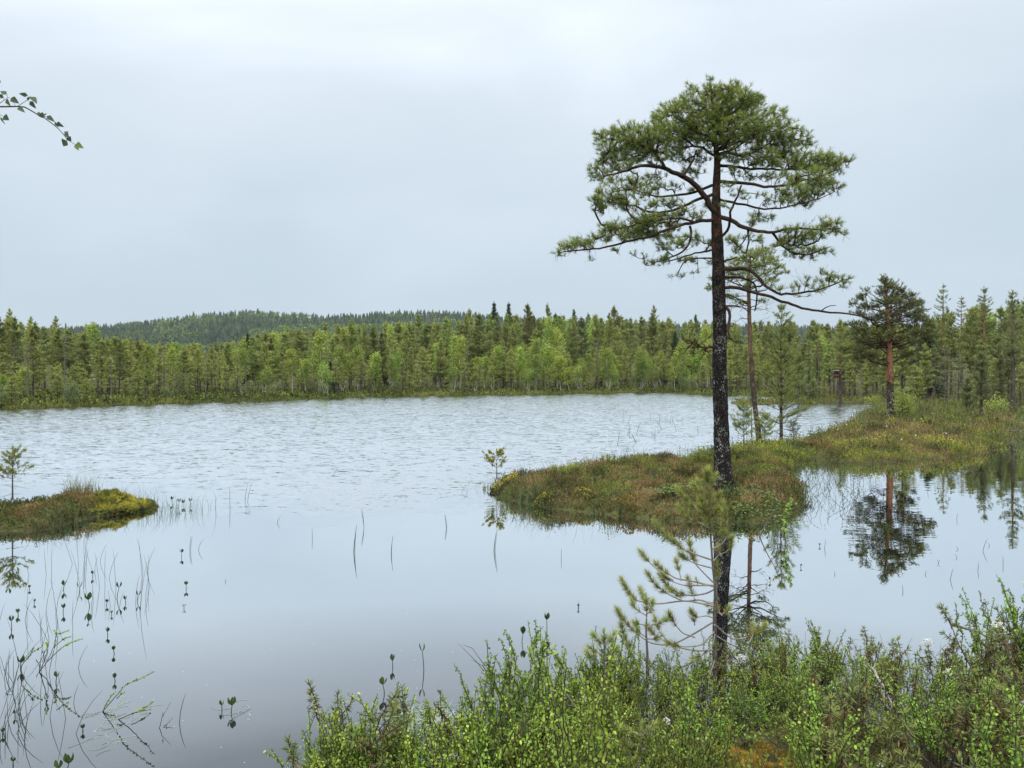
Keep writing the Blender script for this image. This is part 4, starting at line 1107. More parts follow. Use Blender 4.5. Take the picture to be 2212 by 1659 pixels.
for i in range(2):
    proto('snag', snag_meshes(rng, 6.0), (M['dead_wood'], M['grey_twig'], M['grey_needle']))
PH = {'snag': 6., 'pine': 9., 'bogpine': 5., 'greypine': 5., 'spruce': 11., 'birch': 7., 'manybirch': 5.5, 'willow': 2.6}

def sky_line(px):
    xs = [-200, 0, 40, 100, 160, 240, 330, 420, 500, 560, 620, 700, 800, 900, 1000, 1130, 1200, 1300, 1400, 1520, 1620, 1750, 1850, 1960, 2020, 2080, 2212, 2400]
    ys = [680, 675, 688, 700, 708, 720, 736, 740, 732, 718, 708, 700, 694, 689, 680, 668, 674, 672, 678, 684, 690, 692, 694, 690, 672, 655, 640, 630]
    return np.interp(px, xs, ys)

spots = []      # (kind, x, y, z, scale, px, D, row)
def shore_D(px):
    "distance where the far land begins along that column"
    return shD(px)
_px = np.linspace(-250, 2460, 180)
_Ds = np.concatenate([np.linspace(30, 60, 61), np.linspace(61, 130, 90)])
GX, GY = np.meshgrid(_px, _Ds)
SF = sdf(far_poly, (GX - CX) / F * GY, GY)
_sh = []
for i in range(len(_px)):
    col = SF[:, i] > 0.3
    # last water cell seen from the back
    w = np.where(~col)[0]
    _sh.append(_Ds[w[-1]] if len(w) else 40)
_sh = np.array(_sh)
_sh[_px > 1920] = 38
shD = lambda px: np.interp(px, _px, _sh)

D_rows = [1.2, 3.5, 6.5, 10, 14, 19, 25, 32, 40, 50, 62, 78]
rng = np.random.default_rng(5)
for ri, off in enumerate(D_rows):
    px = -170.0
    while px < 2400:
        D0 = shD(px)
        D = D0 + off + rng.uniform(-1.2, 1.2) * (1 + off * .04)
        right = px > 1560
        w_m = (1.0 + .035 * off) * (1.0 if not right else 1.15)
        step = w_m * F / D * rng.uniform(.75, 1.7) * (1.0 + .35 * (ri < 2))
        p = px + rng.uniform(-.3, .3) * step
        px += step
        if right and D < 60 and rng.random() < .38 * (1 if p < 1900 else 1.0): continue
        x = XP(p, D)
        capH = (HY - sky_line(p)) / F * D + CH
        u = rng.random()
        if ri <= 1:
            kd = 'bogpine' if u < .34 else 'manybirch' if u < .55 else 'greypine' if u < .66 else 'willow' if u < .86 else 'birch'
            if p < 560 and kd in('birch', 'manybirch') and rng.random() < .5: kd = 'bogpine'
            H = {'bogpine': rng.uniform(2.2, 4.5), 'manybirch': rng.uniform(2.2, 4.6), 'greypine': rng.uniform(2.5, 4.2), 'willow': rng.uniform(1.2, 2.3), 'birch': rng.uniform(3.0, 5.5)}[kd]
            if D < 60: H *= .7
        elif ri <= 4:
            kd = 'bogpine' if u < .42 else 'birch' if u < (.76 if 600 < p < 1560 else .58) else 'greypine' if u < .70 else 'pine' if u < .985 else 'spruce'
            H = rng.uniform(3.2, 6.8) * (1.1 if kd == 'birch' else 1)
            if D < 62: H *= .72
        else:
            kd = 'pine' if u < .83 else 'birch' if u < .975 else 'spruce'
            H = rng.uniform(6.5, 11.5) * (1.08 if kd == 'spruce' else 1)
        if right and kd == 'birch' and rng.random() < .6: kd = 'bogpine'
        if right and kd == 'manybirch': kd = 'bogpine'
        spots.append([kd, x, D, 0, H, p, capH, ri])
xs = np.array([s[1] for s in spots]); ys = np.array([s[2] for s in spots])
zs = height(xs, ys)
ok = (sdf(far_poly, xs, ys) > .5)
sel = []
for s, z, k in zip(spots, zs, ok):
    if not k or z < .05: continue
    s[3] = z
    cap = s[6] - z
    back = s[7] >= 7
    if back:                                    # the back rows carry the treetop line
        s[4] = min(max(s[4], cap * rng.uniform(.88, .99)), cap * rng.uniform(.94, 1.01), 17)
    s[4] = min(s[4], cap * rng.uniform(.88, 1.0))
    if s[0] == 'spruce' and back: s[4] = min(cap * rng.uniform(.93, 1.04), 17)
    if s[4] < 1.0: continue
    if abs(s[5] - 1924) < 22 and s[2] < 34: continue
    sel.append(s)
# a few single tops that stand out of the line
for px_, top_, kd, D_ in ((1067, 655, 'spruce', 150), (1099, 656, 'spruce', 148), (1014, 668, 'pine', 160), (1240, 670, 'spruce', 150), (1326, 662, 'pine', 150),
                      (20, 668, 'pine', 100), (66, 684, 'pine', 105), (120, 684, 'pine', 110), (1412, 662, 'pine', 150), (1140, 657, 'pine', 140), (1183, 658, 'pine', 150), (620, 706, 'pine', 130), (760, 690, 'pine', 140), (905, 680, 'pine', 150)):
    x = XP(px_, D_); z = ground_at(x, D_)
    sel.append([kd, x, D_, z, (HY - top_) / F * D_ + CH - z, px_, 0, 9])
for px_, top_, kd, D_ in ((1125, 750, 'birch', 96), (1158, 765, 'birch', 95), (945, 770, 'manybirch', 91), (980, 735, 'birch', 98), (810, 785, 'manybirch', 84), (740, 785, 'birch', 82), (1310, 748, 'birch', 101), (1380, 748, 'birch', 104), (1200, 700, 'birch', 110),
                      (870, 705, 'birch', 108), (690, 745, 'birch', 100), (650, 800, 'manybirch', 80), (1075, 740, 'birch', 97), (500, 815, 'willow', 71), (295, 820, 'willow', 61), (330, 740, 'birch', 85), (205, 690, 'birch', 92), (3, 805, 'birch', 49), (190, 820, 'birch', 55), (1460, 760, 'birch', 104)):
    x = XP(px_, D_); z = ground_at(x, D_)
    if z < 0: continue
    sel.append([kd, x, D_, z, (HY - top_) / F * D_ + CH - z, px_, 0, 2])
for px_, off_, H_ in ((60, 4, 4.2), (140, 6, 5.0), (240, 3, 3.2), (355, 5, 5.2), (445, 2, 2.8), (530, 5, 4.2), (610, 2, 3.6), (705, 4, 5.5), (845, 2, 4.0), (1010, 5, 6.5), (1160, 3, 4.6), (1290, 4, 7.2), (1372, 2, 3.6), (1440, 5, 6.0), (1740, 6, 3.4), (1860, 3, 3.0), (1975, 5, 4.0)):
    D_ = shD(px_) + off_; x = XP(px_, D_); z = ground_at(x, D_)
    if z > .03: sel.append(['snag', x, D_, z, H_, px_, 0, 1])
print("forest trees", len(sel))

KN = {'snag': 'dead_tree', 'pine': 'pine_tree', 'bogpine': 'pine_tree', 'greypine': 'pine_tree', 'spruce': 'spruce_tree', 'birch': 'birch_tree', 'manybirch': 'birch_tree', 'willow': 'willow_bush'}
KC = {'willow': 'bush'}
DESC = {'snag': 'bare dead tree', 'pine': 'olive pine', 'bogpine': 'small bog pine', 'greypine': 'grey pine', 'spruce': 'dark spruce',
        'birch': 'bright birch', 'manybirch': 'bushy birch', 'willow': 'willow bush'}
def zone(px):
    for lim, t in ((90, 'far shore, left end'), (200, 'near the shore\'s left end'), (330, 'below the left slope of the ridge'), (450, 'below the rising ridge'), (560, 'below the ridge top'), (680, 'below the right flank of the ridge'),
                   (780, 'left of the shore birches'), (870, 'behind the shore birches'), (960, 'right of the shore birches'), (1050, 'just left of the twin spruces'), (1140, 'below the twin spruces'), (1230, 'right of the twin spruces'),
                   (1320, 'above the far shore grass bank'), (1420, 'near the bright shore birches'), (1550, 'left of the big pine stem'), (1700, 'behind the slim pine'), (1790, 'behind the young green pine'), (1880, 'by the nest box tree'), (1960, 'behind the orange pine'),
                   (2040, 'right of the orange pine'), (2120, 'on the right-hand bog'), (9999, 'at the right edge')):
        if px < lim: return t
def rowname(r):
    return 'at the waterline' if r <= 1 else 'in front' if r <= 4 else 'farther back'
def ordinal(n):
    w = ['', 'leftmost', 'second', 'third', 'fourth', 'fifth', 'sixth', 'seventh', 'eighth', 'ninth', 'tenth', 'eleventh', 'twelfth', 'thirteenth', 'fourteenth', 'fifteenth', 'sixteenth', 'seventeenth', 'eighteenth', 'nineteenth', 'twentieth']
    return w[n] if n < len(w) else f"{n}th"
pl = [s for s in sel if KN[s[0]] == 'pine_tree']
pl.sort(key=lambda s: -s[4] / s[2])
keep = set(id(s) for s in pl[:265])
made = {}
cnt_z = {}
sel.sort(key=lambda s: s[5])
stuff = {'t': MB(), 'c': MB(), 'b': MB()}
rng = np.random.default_rng(8)
for s in sel:
    kd, x, y, z, H, px, _, ri = s
    i = rng.integers(0, len(protos[kd])); (tm, bm_, cm), mats = protos[kd][i]
    sc = H / PH[kd]; wd = sc ** .6 * rng.uniform(.85, 1.2); az = rng.uniform(0, 6.28)
    if KN[kd] == 'pine_tree' and id(s) not in keep:
        ca, sa = math.cos(az), math.sin(az)
        for key, mb in (('t', tm), ('b', bm_), ('c', cm)):
            V = np.concatenate(mb.v).astype(float)
            A = np.concatenate(mb.a)
            W = np.stack([(V[:, 0] * ca - V[:, 1] * sa) * wd + x, (V[:, 0] * sa + V[:, 1] * ca) * wd + y, V[:, 2] * sc + z - .05], -1)
            n0 = stuff[key].n
            stuff[key].v.append(W.astype(np.float32)); stuff[key].a.append(np.clip(A + rng.uniform(-.16, .16), 0, 1)); stuff[key].n += len(W)
            for k, fl in mb.f.items():
                stuff[key].f.setdefault(k, []).extend([f + n0 for f in fl])
        continue
    zn = zone(px); key = (kd, zn, rowname(ri)); cnt_z[key] = cnt_z.get(key, 0) + 1
    lab = f"{ordinal(cnt_z[key])} {DESC[kd]} from the left {rowname(ri)} {zn}" if cnt_z[key] > 1 else f"leftmost {DESC[kd]} {rowname(ri)}, {zn}"
    grp = f"{DESC[kd]} trees of the lakeside forest" if kd != 'willow' else "low willow bushes along the far shore"
    rsc = (wd, wd, sc)
    if (kd, i) not in made:
        o = tree_from(KN[kd], lab, KC.get(kd, 'tree'), (tm, bm_, cm), mats, (x, y, z - .05), az, grp)
        o.scale = rsc; made[(kd, i)] = o
    else:
        o = dup(made[(kd, i)], (x, y, z - .05), az, rsc, lab, grp)
        if not o.get("category"): o["category"] = KC.get(kd, 'tree')
fo = MB()
for key in ('c',):
    fo = stuff[key]
if fo.n:
    tag(fo.build("pine_forest", M['far_needle']), "mass of small far-off pines filling the forest behind the front rows", "forest", kind="stuff")
    w_ = MB()
    for key in ('t', 'b'):
        q = stuff[key]
        for k, fl in q.f.items(): w_.f.setdefault(k, []).extend([f + w_.n for f in fl])
        w_.v += q.v; w_.a += q.a; w_.n += q.n
    tag(w_.build("pine_stems", M['far_bark']), "dark stems and twigs of the far-off pine mass", "forest", kind="stuff")

# ------------------------------------------------------------------ ground cover
def scatter(n, px0, px1, D0, D1, rng, power=1.0):
    "random ground points inside a wedge of the view, even per square metre"
    D = np.sqrt(rng.uniform(D0 ** 2, D1 ** 2, n)); p = rng.uniform(px0, px1, n)
    return XP(p, D), D, p

def jitter_up(n, rng, k=.25):
    return nrm(np.stack([rng.normal(size=n) * k, rng.normal(size=n) * k, np.ones(n)], 1))

def brush(mb, x, y, z, h, rng, m, L, w, val, k=.28, spread=(15, 55)):
    "heather-like upright sprigs"
    n = len(x)
    d = jitter_up(n, rng, k)
    hh = h * rng.uniform(.6, 1.15, n)
    top = np.stack([x, y, z], 1) + d * hh[:, None]
    c = np.repeat(top, m, 0) - np.repeat(d, m, 0) * np.repeat(hh, m)[:, None] * rng.random((n * m, 1)) * .95
    mb.needles(c, np.repeat(d, m, 0), rng, 1, L, w, 0, spread, np.repeat(val, m), .14)

def leafy(mb, x, y, z, h, rng, m, L, w, val, k=.35):
    n = len(x)
    d = jitter_up(n, rng, k)
    hh = h * rng.uniform(.6, 1.15, n)
    top = np.stack([x, y, z], 1) + d * hh[:, None]
    u = rng.random((n * m, 1)) ** 1.6
    c = np.repeat(top, m, 0) - np.repeat(d * hh[:, None], m, 0) * u * .8
    dr = nrm(np.repeat(d, m, 0) * .9 + rng.normal(size=(n * m, 3)) * .6)
    mb.leaves(c, dr, rng, L, w, np.repeat(val, m), .2)

def blades(mb, x, y, z, h, rng, w, val, lean=.25, bend=.25):
    "grass and sedge: curved two-piece blades"
    n = len(x)
    az = rng.uniform(0, 6.283, n); out = np.stack([np.cos(az), np.sin(az), 0 * az], 1)
    ln = np.abs(rng.normal(size=(n, 1))) * lean
    b = np.stack([x, y, z], 1); hh = (h * rng.uniform(.55, 1.15, n))[:, None]
    mid = b + np.array([0, 0, 1.]) * hh * .6 + out * hh * ln * .5
    tip = b + np.array([0, 0, 1.]) * hh * (1 - .2 * ln) + out * hh * (ln + bend * rng.random((n, 1)))
    sd_ = np.stack([-np.sin(az + 1), np.cos(az + 1), 0 * az], 1) * (np.asarray(w) / 2 if np.isscalar(w) else np.asarray(w)[:, None] / 2)
    mb.polys(np.stack([b - sd_, b + sd_, mid + sd_ * .8, mid - sd_ * .8], 1), val)
    mb.polys(np.stack([mid - sd_ * .8, mid + sd_ * .8, tip], 1), val)

rng = np.random.default_rng(41)
# --- big islet: brown heather, dwarf shrubs, moss patches
def mound_fill():
    he = MB(); gr = MB(); ye = MB()
    x, y, p = scatter(34000, 1030, 1760, 8.9, 16.4, rng)
    s = sdf(mound_poly, x, y)
    k = s > .03 - .26 * (vnoise(x, y, .14, 91) - .30); x, y, p, s = x[k], y[k], p[k], s[k]
    z = np.maximum(height(x, y), -.02)
    n1 = vnoise(x, y, .55, 7) * .6 + vnoise(x, y, .17, 8) * .4
    edge = sm(.28, .0, s)  # rim: greener in front, and overhang shade put into the sprig colours
    front = sm(10.9, 10.0, y)
    green = (n1 + rng.normal(size=len(x)) * .07) > (.64 - .20 * edge * front - .14 * sm(12.3, 14.0, y))
    h = .06 + .15 * vnoise(x, y, .42, 9) ** 1.4
    k = ~green
    brush(he, x[k], y[k], z[k] - .02, h[k], rng, 13, .030, .0085, np.clip(.56 + (vnoise(x[k], y[k], .26, 61) - .5) * 1.3 + rng.normal(size=k.sum()) * .2 - .30 * edge[k], 0, 1))
    k = green
    leafy(gr, x[k], y[k], z[k] - .02, h[k] * .95, rng, 9, .024, .012, np.clip(.22 + (n1[k] - .5) * 1.0 + .20 * sm(11.5, 13.5, y[k]) + rng.normal(size=k.sum()) * .14 - .1 * edge[k], 0, 1))
    return he, gr
he, gr = mound_fill()
tag(he.build("heather", M['heather']), "brown heather carpet on the islet around the big pine", "heather", kind="stuff")
tag(gr.build("dwarf_shrubs", M['green_shrub']), "green dwarf shrub cover between the heather on the pine islet", "dwarf shrubs", kind="stuff")

def moss_patch(name, mat, label, spots, rng, dens=2600, L=.016, w=.007, lift=.03):
    mb = MB()
    for (px, py, rx, ry, z0) in spots:
        c = G(px, py, z0); n = int(dens * rx * ry * 3.14)
        a = rng.uniform(0, 6.28, n); r = np.sqrt(rng.random(n)) * (1 + .25 * np.sin(a * 3 + px))
        x = c[0] + np.cos(a) * r * rx; y = c[1] + np.sin(a) * r * ry
        z = height(x, y) + lift + .05 * (1 - np.clip(r, 0, 1) ** 2) + (vnoise(x, y, .05, 2) - .5) * .03
        d = jitter_up(n, rng, .5)
        mb.needles(np.stack([x, y, z], 1), d, rng, 6, L, w, .008, (20, 85), np.clip(.5 + rng.normal(size=n) * .22 + (vnoise(x, y, .12, 4) - .5), 0, 1), .2)
    return tag(mb.build(name, mat), label, "moss", kind="stuff")
moss_patch("orange_moss", M['orange_moss'], "orange moss patch at the front of the pine islet", [(1356, 1081, .10, .14, .2), (1366, 1093, .07, .08, .15)], rng, 2200, .02, .010, .11)
moss_patch("yellow_moss", M['yellow_moss'], "yellow-green moss patches toward the left tip of the pine islet", [(1090, 1050, .20, .30, .12), (1262, 1069, .12, .2, .18), (1180, 1072, .14, .16, .15)], rng, 1300, .02, .010, .09)

# taller tufts breaking the outline: grass tussocks and upright shrub sprigs on the islet
mb = MB(); lf = MB()
for i in range(95):
    c = G(rng.uniform(1080, 1720), rng.uniform(1022, 1115), .15); s_ = float(sdf(mound_poly, c[0:1], c[1:2])[0])
    if s_ < .05: continue
    m = int(rng.integers(8, 26)); x = c[0] + rng.normal(size=m) * .05; y = c[1] + rng.normal(size=m) * .05; z = height(x, y)
    if rng.random() < .55: blades(mb, x, y, z, np.full(m, rng.uniform(.14, .34)), rng, .0045, np.clip(.6 + rng.normal(size=m) * .25, 0, 1), .35)
    else: leafy(lf, x, y, z, np.full(m, rng.uniform(.14, .26)), rng, 14, .022, .010, np.clip(.35 + rng.normal() * .25 + rng.normal(size=m) * .1, 0, 1), .4)
for i in range(240):
    p_ = rng.uniform(1560, 2230); y_ = 1 / rng.uniform(1 / 40., 1 / 17.); x_ = XP(p_, y_)
    if float(sdf(far_poly, np.array([x_]), np.array([y_]))[0]) < .05: continue
    m = int(rng.integers(8, 24)); x = x_ + rng.normal(size=m) * .09; y = y_ + rng.normal(size=m) * .09; z = height(x, y)
    if rng.random() < .45: blades(mb, x, y, z, np.full(m, rng.uniform(.2, .5)), rng, .0004 * y_, np.clip(.6 + rng.normal(size=m) * .25, 0, 1), .35)
    else: leafy(lf, x, y, z, np.full(m, rng.uniform(.2, .42)), rng, 14, .0018 * y_, .0008 * y_, np.clip(.35 + rng.normal() * .3 + rng.normal(size=m) * .1, 0, 1), .4)
tag(mb.build("grass_tussocks", M['sedge']), "grass tussocks scattered over the pine islet and peninsula", "grass", kind="stuff")
tag(lf.build("shrub_sprigs", M['green_shrub']), "upright leafy sprigs scattered over the pine islet and peninsula", "dwarf shrubs", kind="stuff")

# cloudberry / bilberry leaves at the foot of the big pine
mb = MB()
for (px, py, r) in ((1640, 1070, .30), (1600, 1085, .22), (1680, 1088, .25), (1480, 1062, .28), (1440, 1072, .18), (1560, 1110, .2)):
    c = G(px, py, .25); n = 120
    x = c[0] + rng.normal(size=n) * r * .55; y = c[1] + rng.normal(size=n) * r * .55
    z = height(x, y) + rng.uniform(.08, .17, n)
    d = nrm(np.stack([rng.normal(size=n), rng.normal(size=n), rng.uniform(-.1, .5, n)], 1))
    mb.leaves(np.stack([x, y, z], 1), d, rng, .034, .032, .45 + .15 * rng.normal(size=n), .2, True, nr=np.array([0, 0, 1.0]))
tag(mb.build("cloudberry_leaves", M['round_leaf']), "round light green leaves around the foot of the big pine", "leaves", kind="stuff")

# --- left islet
x, y, p = scatter(11000, -330, 345, 8.8, 11.8, rng)
s = sdf(left_poly, x, y); k = s > -.02; x, y, p, s = x[k], y[k], p[k], s[k]; z = height(x, y)
n1 = vnoise(x, y, .4, 17) * .6 + vnoise(x, y, .14, 18) * .4
brown = p + (vnoise(x, y, .12, 71) - .5) * 40 + rng.normal(size=len(x)) * 5 < 206
he = MB(); gr = MB(); ym = MB()
g_ = (n1 + rng.normal(size=len(x)) * .06 > .60) | ((y < 9.5) & (n1 > .45))
k = brown & ~g_
brush(he, x[k], y[k], z[k] - .02, .09 + .10 * sm(60, 190, p[k]) , rng, 14, .032, .0085, np.clip(.62 - (n1[k] - .45) * .8 + rng.normal(size=k.sum()) * .13 - .45 * sm(.2, 0, s[k]), 0, 1))
k = brown & g_
leafy(gr, x[k], y[k], z[k] - .02, np.full(k.sum(), .12), rng, 9, .024, .011, np.clip(.18 + rng.normal(size=k.sum()) * .15, 0, 1))
k = ~brown
xx = np.repeat(x[k], 8) + rng.normal(size=k.sum() * 8) * .02; yy_ = np.repeat(y[k], 8) + rng.normal(size=k.sum() * 8) * .02
zz_ = height(xx, yy_)
nn_ = vnoise(xx, yy_, .3, 21)
ym.needles(np.stack([xx, yy_, zz_ + .01 + .08 * vnoise(xx, yy_, .11, 66)], 1), jitter_up(len(xx), rng, .7), rng, 5, .040, .007, .02, (20, 85), np.clip(-.12 + nn_ * .7 + .55 * vnoise(xx, yy_, .07, 72) - .4 * sm(.12, 0, np.repeat(s[k], 8)) + rng.normal(size=len(xx)) * .15, 0, 1), .2)
k = ~brown; kk = np.where(k)[0]
blades(gr, x[kk], y[kk], z[kk], np.full(len(kk), .13), rng, .005, np.clip(.45 + rng.normal(size=len(kk)) * .25, 0, 1), .5)
tag(he.build("heather", M['heather']), "reddish brown heather hump on the left islet", "heather", kind="stuff")
tag(gr.build("dwarf_shrubs", M['green_shrub']), "dark green shrub fringe of the left islet", "dwarf shrubs", kind="stuff")
tag(ym.build("yellow_moss", M['yellow_moss']), "bright yellow moss cushion at the right end of the left islet", "moss", kind="stuff")

# --- peninsula and bog on the right
def pen_fill():
    he = MB(); gr = MB(); ye = MB(); sg = MB()
    n = 62000
    # even in the picture rather than per square metre: far cover is coarser
    inv = rng.uniform(1 / 75., 1 / 13.0, n); y = 1 / inv; p = rng.uniform(1380, 2260, n); x = XP(p, y)
    s = sdf(far_poly, x, y); s2 = sdf(islet_poly, x, y)
    k = (s > -.02) | (s2 > 0); x, y, p, s = x[k], y[k], p[k], s[k]; z = height(x, y)
    k = z > -.05; x, y, p, s, z = x[k], y[k], p[k], s[k], z[k]
    f = (y / 14.0) ** .75
    n1 = vnoise(x, y, 1.1, 27) * .6 + vnoise(x, y, .35, 28) * .4
    front = sm(1.3, .3, s) * (y < 24)
    # yellow-green bilberry strip along the front edge and by the back bay
    yel = (rng.random(len(x)) < .45 * front) & (n1 > .42) | ((p > 1640) & (p < 1850) & (y < 25) & (n1 > .5) & (rng.random(len(x)) < .45))
    grn = (~yel) & ((n1 + rng.normal(size=len(x)) * .08 > .60 - .12 * (p < 1760)) | ((y > 34) & (rng.random(len(x)) < .45)))
    bro = ~(yel | grn)
    h = (.09 + .20 * vnoise(x, y, .7, 29) ** 1.4)
    for msk, mb, kind in ((bro, he, 'b'), (grn, gr, 'l'), (yel, ye, 'l')):
        for lo, hi in ((0, 18), (18, 28), (28, 45), (45, 80)):
            q = msk & (y >= lo) & (y < hi)
            if not q.any(): continue
            fm = float(f[q].mean())
            v = np.clip((.5 if kind == 'b' else .38) + (vnoise(x[q], y[q], .5, 63) - .5) * 1.3 + (n1[q] - .5) * (0 if kind == 'b' else .5) + rng.normal(size=q.sum()) * .15, 0, 1)
            if kind == 'b': brush(mb, x[q], y[q], z[q] - .03, h[q] * min(fm, 1.5), rng, 10, .034 * fm, .010 * fm, v)
            else: leafy(mb, x[q], y[q], z[q] - .03, h[q] * min(fm, 1.6), rng, 8, .030 * fm, .015 * fm, v)
    return he, gr, ye
he, gr, ye = pen_fill()
tag(he.build("heather", M['heather']), "brown heather covering the peninsula on the right", "heather", kind="stuff")
tag(gr.build("dwarf_shrubs", M['green_shrub']), "green dwarf shrubs covering the peninsula and bog on the right", "dwarf shrubs", kind="stuff")
tag(ye.build("bilberry_shrubs", M['yellow_shrub']), "yellow-green bilberry strip along the peninsula edge", "dwarf shrubs", kind="stuff")
# grass and haze of thin undergrowth on the open bog behind
mb = MB()
n = 26000
inv = rng.uniform(1 / 95., 1 / 27., n); y = 1 / inv; p = rng.uniform(1560, 2300, n); x = XP(p, y)
k = sdf(far_poly, x, y) > .2; x, y, p = x[k], y[k], p[k]; z = height(x, y)
blades(mb, x, y, z - .02, np.where(rng.random(len(x)) < .05, .8, .24) * (.8 + .5 * vnoise(x, y, 3, 5)), rng, .0007 * y + .01, np.clip(.5 + rng.normal(size=len(x)) * .25, 0, 1))
tag(mb.build("bog_grass", M['under_grass']), "thin grass and undergrowth on the bog behind the peninsula", "grass", kind="stuff")
# grassy strip all along the far shore
mb = MB()
n = 46000
p = rng.uniform(-220, 1760, n); D0 = shD(p); off = np.abs(rng.normal(size=n)) * 4.0; y = D0 - .6 + off; x = XP(p, y)
k = sdf(far_poly, x, y) > -.1; x, y, p, off = x[k], y[k], p[k], off[k]; z = height(x, y)
n1 = vnoise(x, y, 4, 31)
blades(mb, x, y, z - .02, (.13 + .2 * n1) * (1 + .9 * (rng.random(len(x)) < .06)), rng, .0011 * y + .01, np.clip(.15 + n1 * .75 + rng.normal(size=len(x)) * .15 - .3 * (off < .5), 0, 1), .35)
tag(mb.build("shore_grass", M['shore_grass']), "yellow-green grass strip along the far shoreline", "grass", kind="stuff")
mb = MB()
n = 14000
p = rng.uniform(-220, 1760, n); off = rng.uniform(0, 18, n); y = shD(p) + off; x = XP(p, y); z = height(x, y); k = z > .02; x, y, z = x[k], y[k], z[k]
leafy(mb, x, y, z, np.full(len(x), .5) * (.3 + vnoise(x, y, 3, 33)), rng, 6, .20, .13, np.clip(.35 + rng.normal(size=len(x)) * .2 , 0, 1))
tag(mb.build("undergrowth", M['green_shrub']), "low green shrubs under the trees of the far shore", "undergrowth", kind="stuff")

# --- sedges
mb = MB()
def sedge_zone(mb, spots, rng, h, w=.0045, val=.4, n=60, r=.15, lean=.3):
    for (px, py, kk) in spots:
        c = G(px, py); m = int(n * kk)
        x = c[0] + rng.normal(size=m) * r; y = c[1] + rng.normal(size=m) * r * .8
        z = np.maximum(height(x, y), -.05)
        blades(mb, x, y, z, np.full(m, h) * rng.uniform(.6, 1.2), rng, w, np.clip(val + rng.normal(size=m) * .2, 0, 1), lean, .3)
sedge_zone(mb, [(165, 1096, 1.0), (190, 1095, 1.2), (178, 1094, .8)], rng, .42, val=.6, r=.09, lean=.22)
sedge_zone(mb, [(250, 1100, .25), (280, 1098, .3), (310, 1098, .35), (330, 1100, .45), (355, 1104, .4), (372, 1108, .5), (385, 1110, .6), (400, 1106, .35), (420, 1104, .3), (440, 1100, .15), (300, 1106, .3)], rng, .33, w=.004, val=.35, n=40, r=.16, lean=.3)
sedge_zone(mb, [(40, 1150, .2), (90, 1148, .3), (130, 1143, .4), (160, 1135, .5), (190, 1125, .3), (215, 1120, .2)], rng, .28, w=.004, val=.4, n=50, r=.12, lean=.5)
tag(mb.build("sedges", M['sedge']), "fine green sedges standing in the water around the left islet", "sedge", kind="stuff")
mb = MB()
sedge_zone(mb, [(1080, 1072, .4), (1100, 1080, .7), (1120, 1086, .9), (1140, 1090, .9), (1060, 1058, .4), (1165, 1094, .6), (1190, 1098, .4), (1230, 1104, .3), (1040, 1062, .2), (1020, 1066, .15), (1290, 1112, .2), (1350, 1118, .15)], rng, .42, w=.0035, val=.35, n=48, r=.12, lean=.55)
sedge_zone(mb, [(1230, 1022, .4), (1270, 1018, .5), (1350, 1008, 1.3), (1342, 1008, .8), (1400, 1000, .5), (1430, 996, .6), (1470, 990, .6), (1500, 985, .6), (1525, 982, .6), (1390, 1002, .4)], rng, .42, w=.005, val=.55, n=60, r=.2, lean=.35)
sedge_zone(mb, [(1740, 1020, .5), (1765, 1040, .5), (1785, 1025, .6), (1760, 1070, .4), (1800, 1010, .5), (1745, 1095, .4), (1830, 1015, .5), (1780, 1005, .6), (1810, 1040, .3), (1730, 1120, .2), (1900, 1005, .5), (1950, 1004, .5), (2000, 1000, .4), (1870, 1012, .3), (1775, 1085, .3)], rng, .30, w=.0045, val=.4, n=60, r=.25, lean=.6)
sedge_zone(mb, [(q_, 1104 + (q_ - 1240) * .062 + 4, .14) for q_ in range(1240, 1640, 28)] + [(1700, 1125, .2), (1730, 1108, .3), (1745, 1085, .3)], rng, .24, w=.0035, val=.35, n=60, r=.10, lean=.6)
tag(mb.build("sedges", M['sedge']), "fine sedges in the water around the pine islet and peninsula", "sedge", kind="stuff")
# drooping twiggy shoots in the shallow water right of the big islet
mb = MB(); lf = MB()
for i in range(120):
    c = G(rng.uniform(1725, 1860), rng.uniform(990, 1105)) if i < 70 else (G(rng.uniform(1230, 1540), rng.uniform(985, 1022)) if i < 100 else G(rng.uniform(1860, 2150), rng.uniform(996, 1008)))
    if float(height(c[0:1], c[1:2])[0]) > .12 and i < 70: continue
    l = rng.uniform(.18, .5); d = nrm(np.array([rng.normal() * .6, rng.normal() * .4, 1.0]))
    q = bez(c, c + d * l, rng.normal(size=3) * .08 * l, 8, rng, .02 * l); mb.tube(q, np.linspace(.003, .001, 8), 3)
    k = rng.integers(2, 8, 12)
    lf.leaves(q[k], nrm(rng.normal(size=(12, 3)) + [0, 0, .6]), rng, .020, .011, .3, .25)
o = tag(mb.build("shoots", M['twig']), "thin leafy shoots rising from the shallows beside the islet", "shoots", kind="stuff")
o2 = lf.build("leaves", M['green_shrub'], o); o2["kind"] = "stuff"

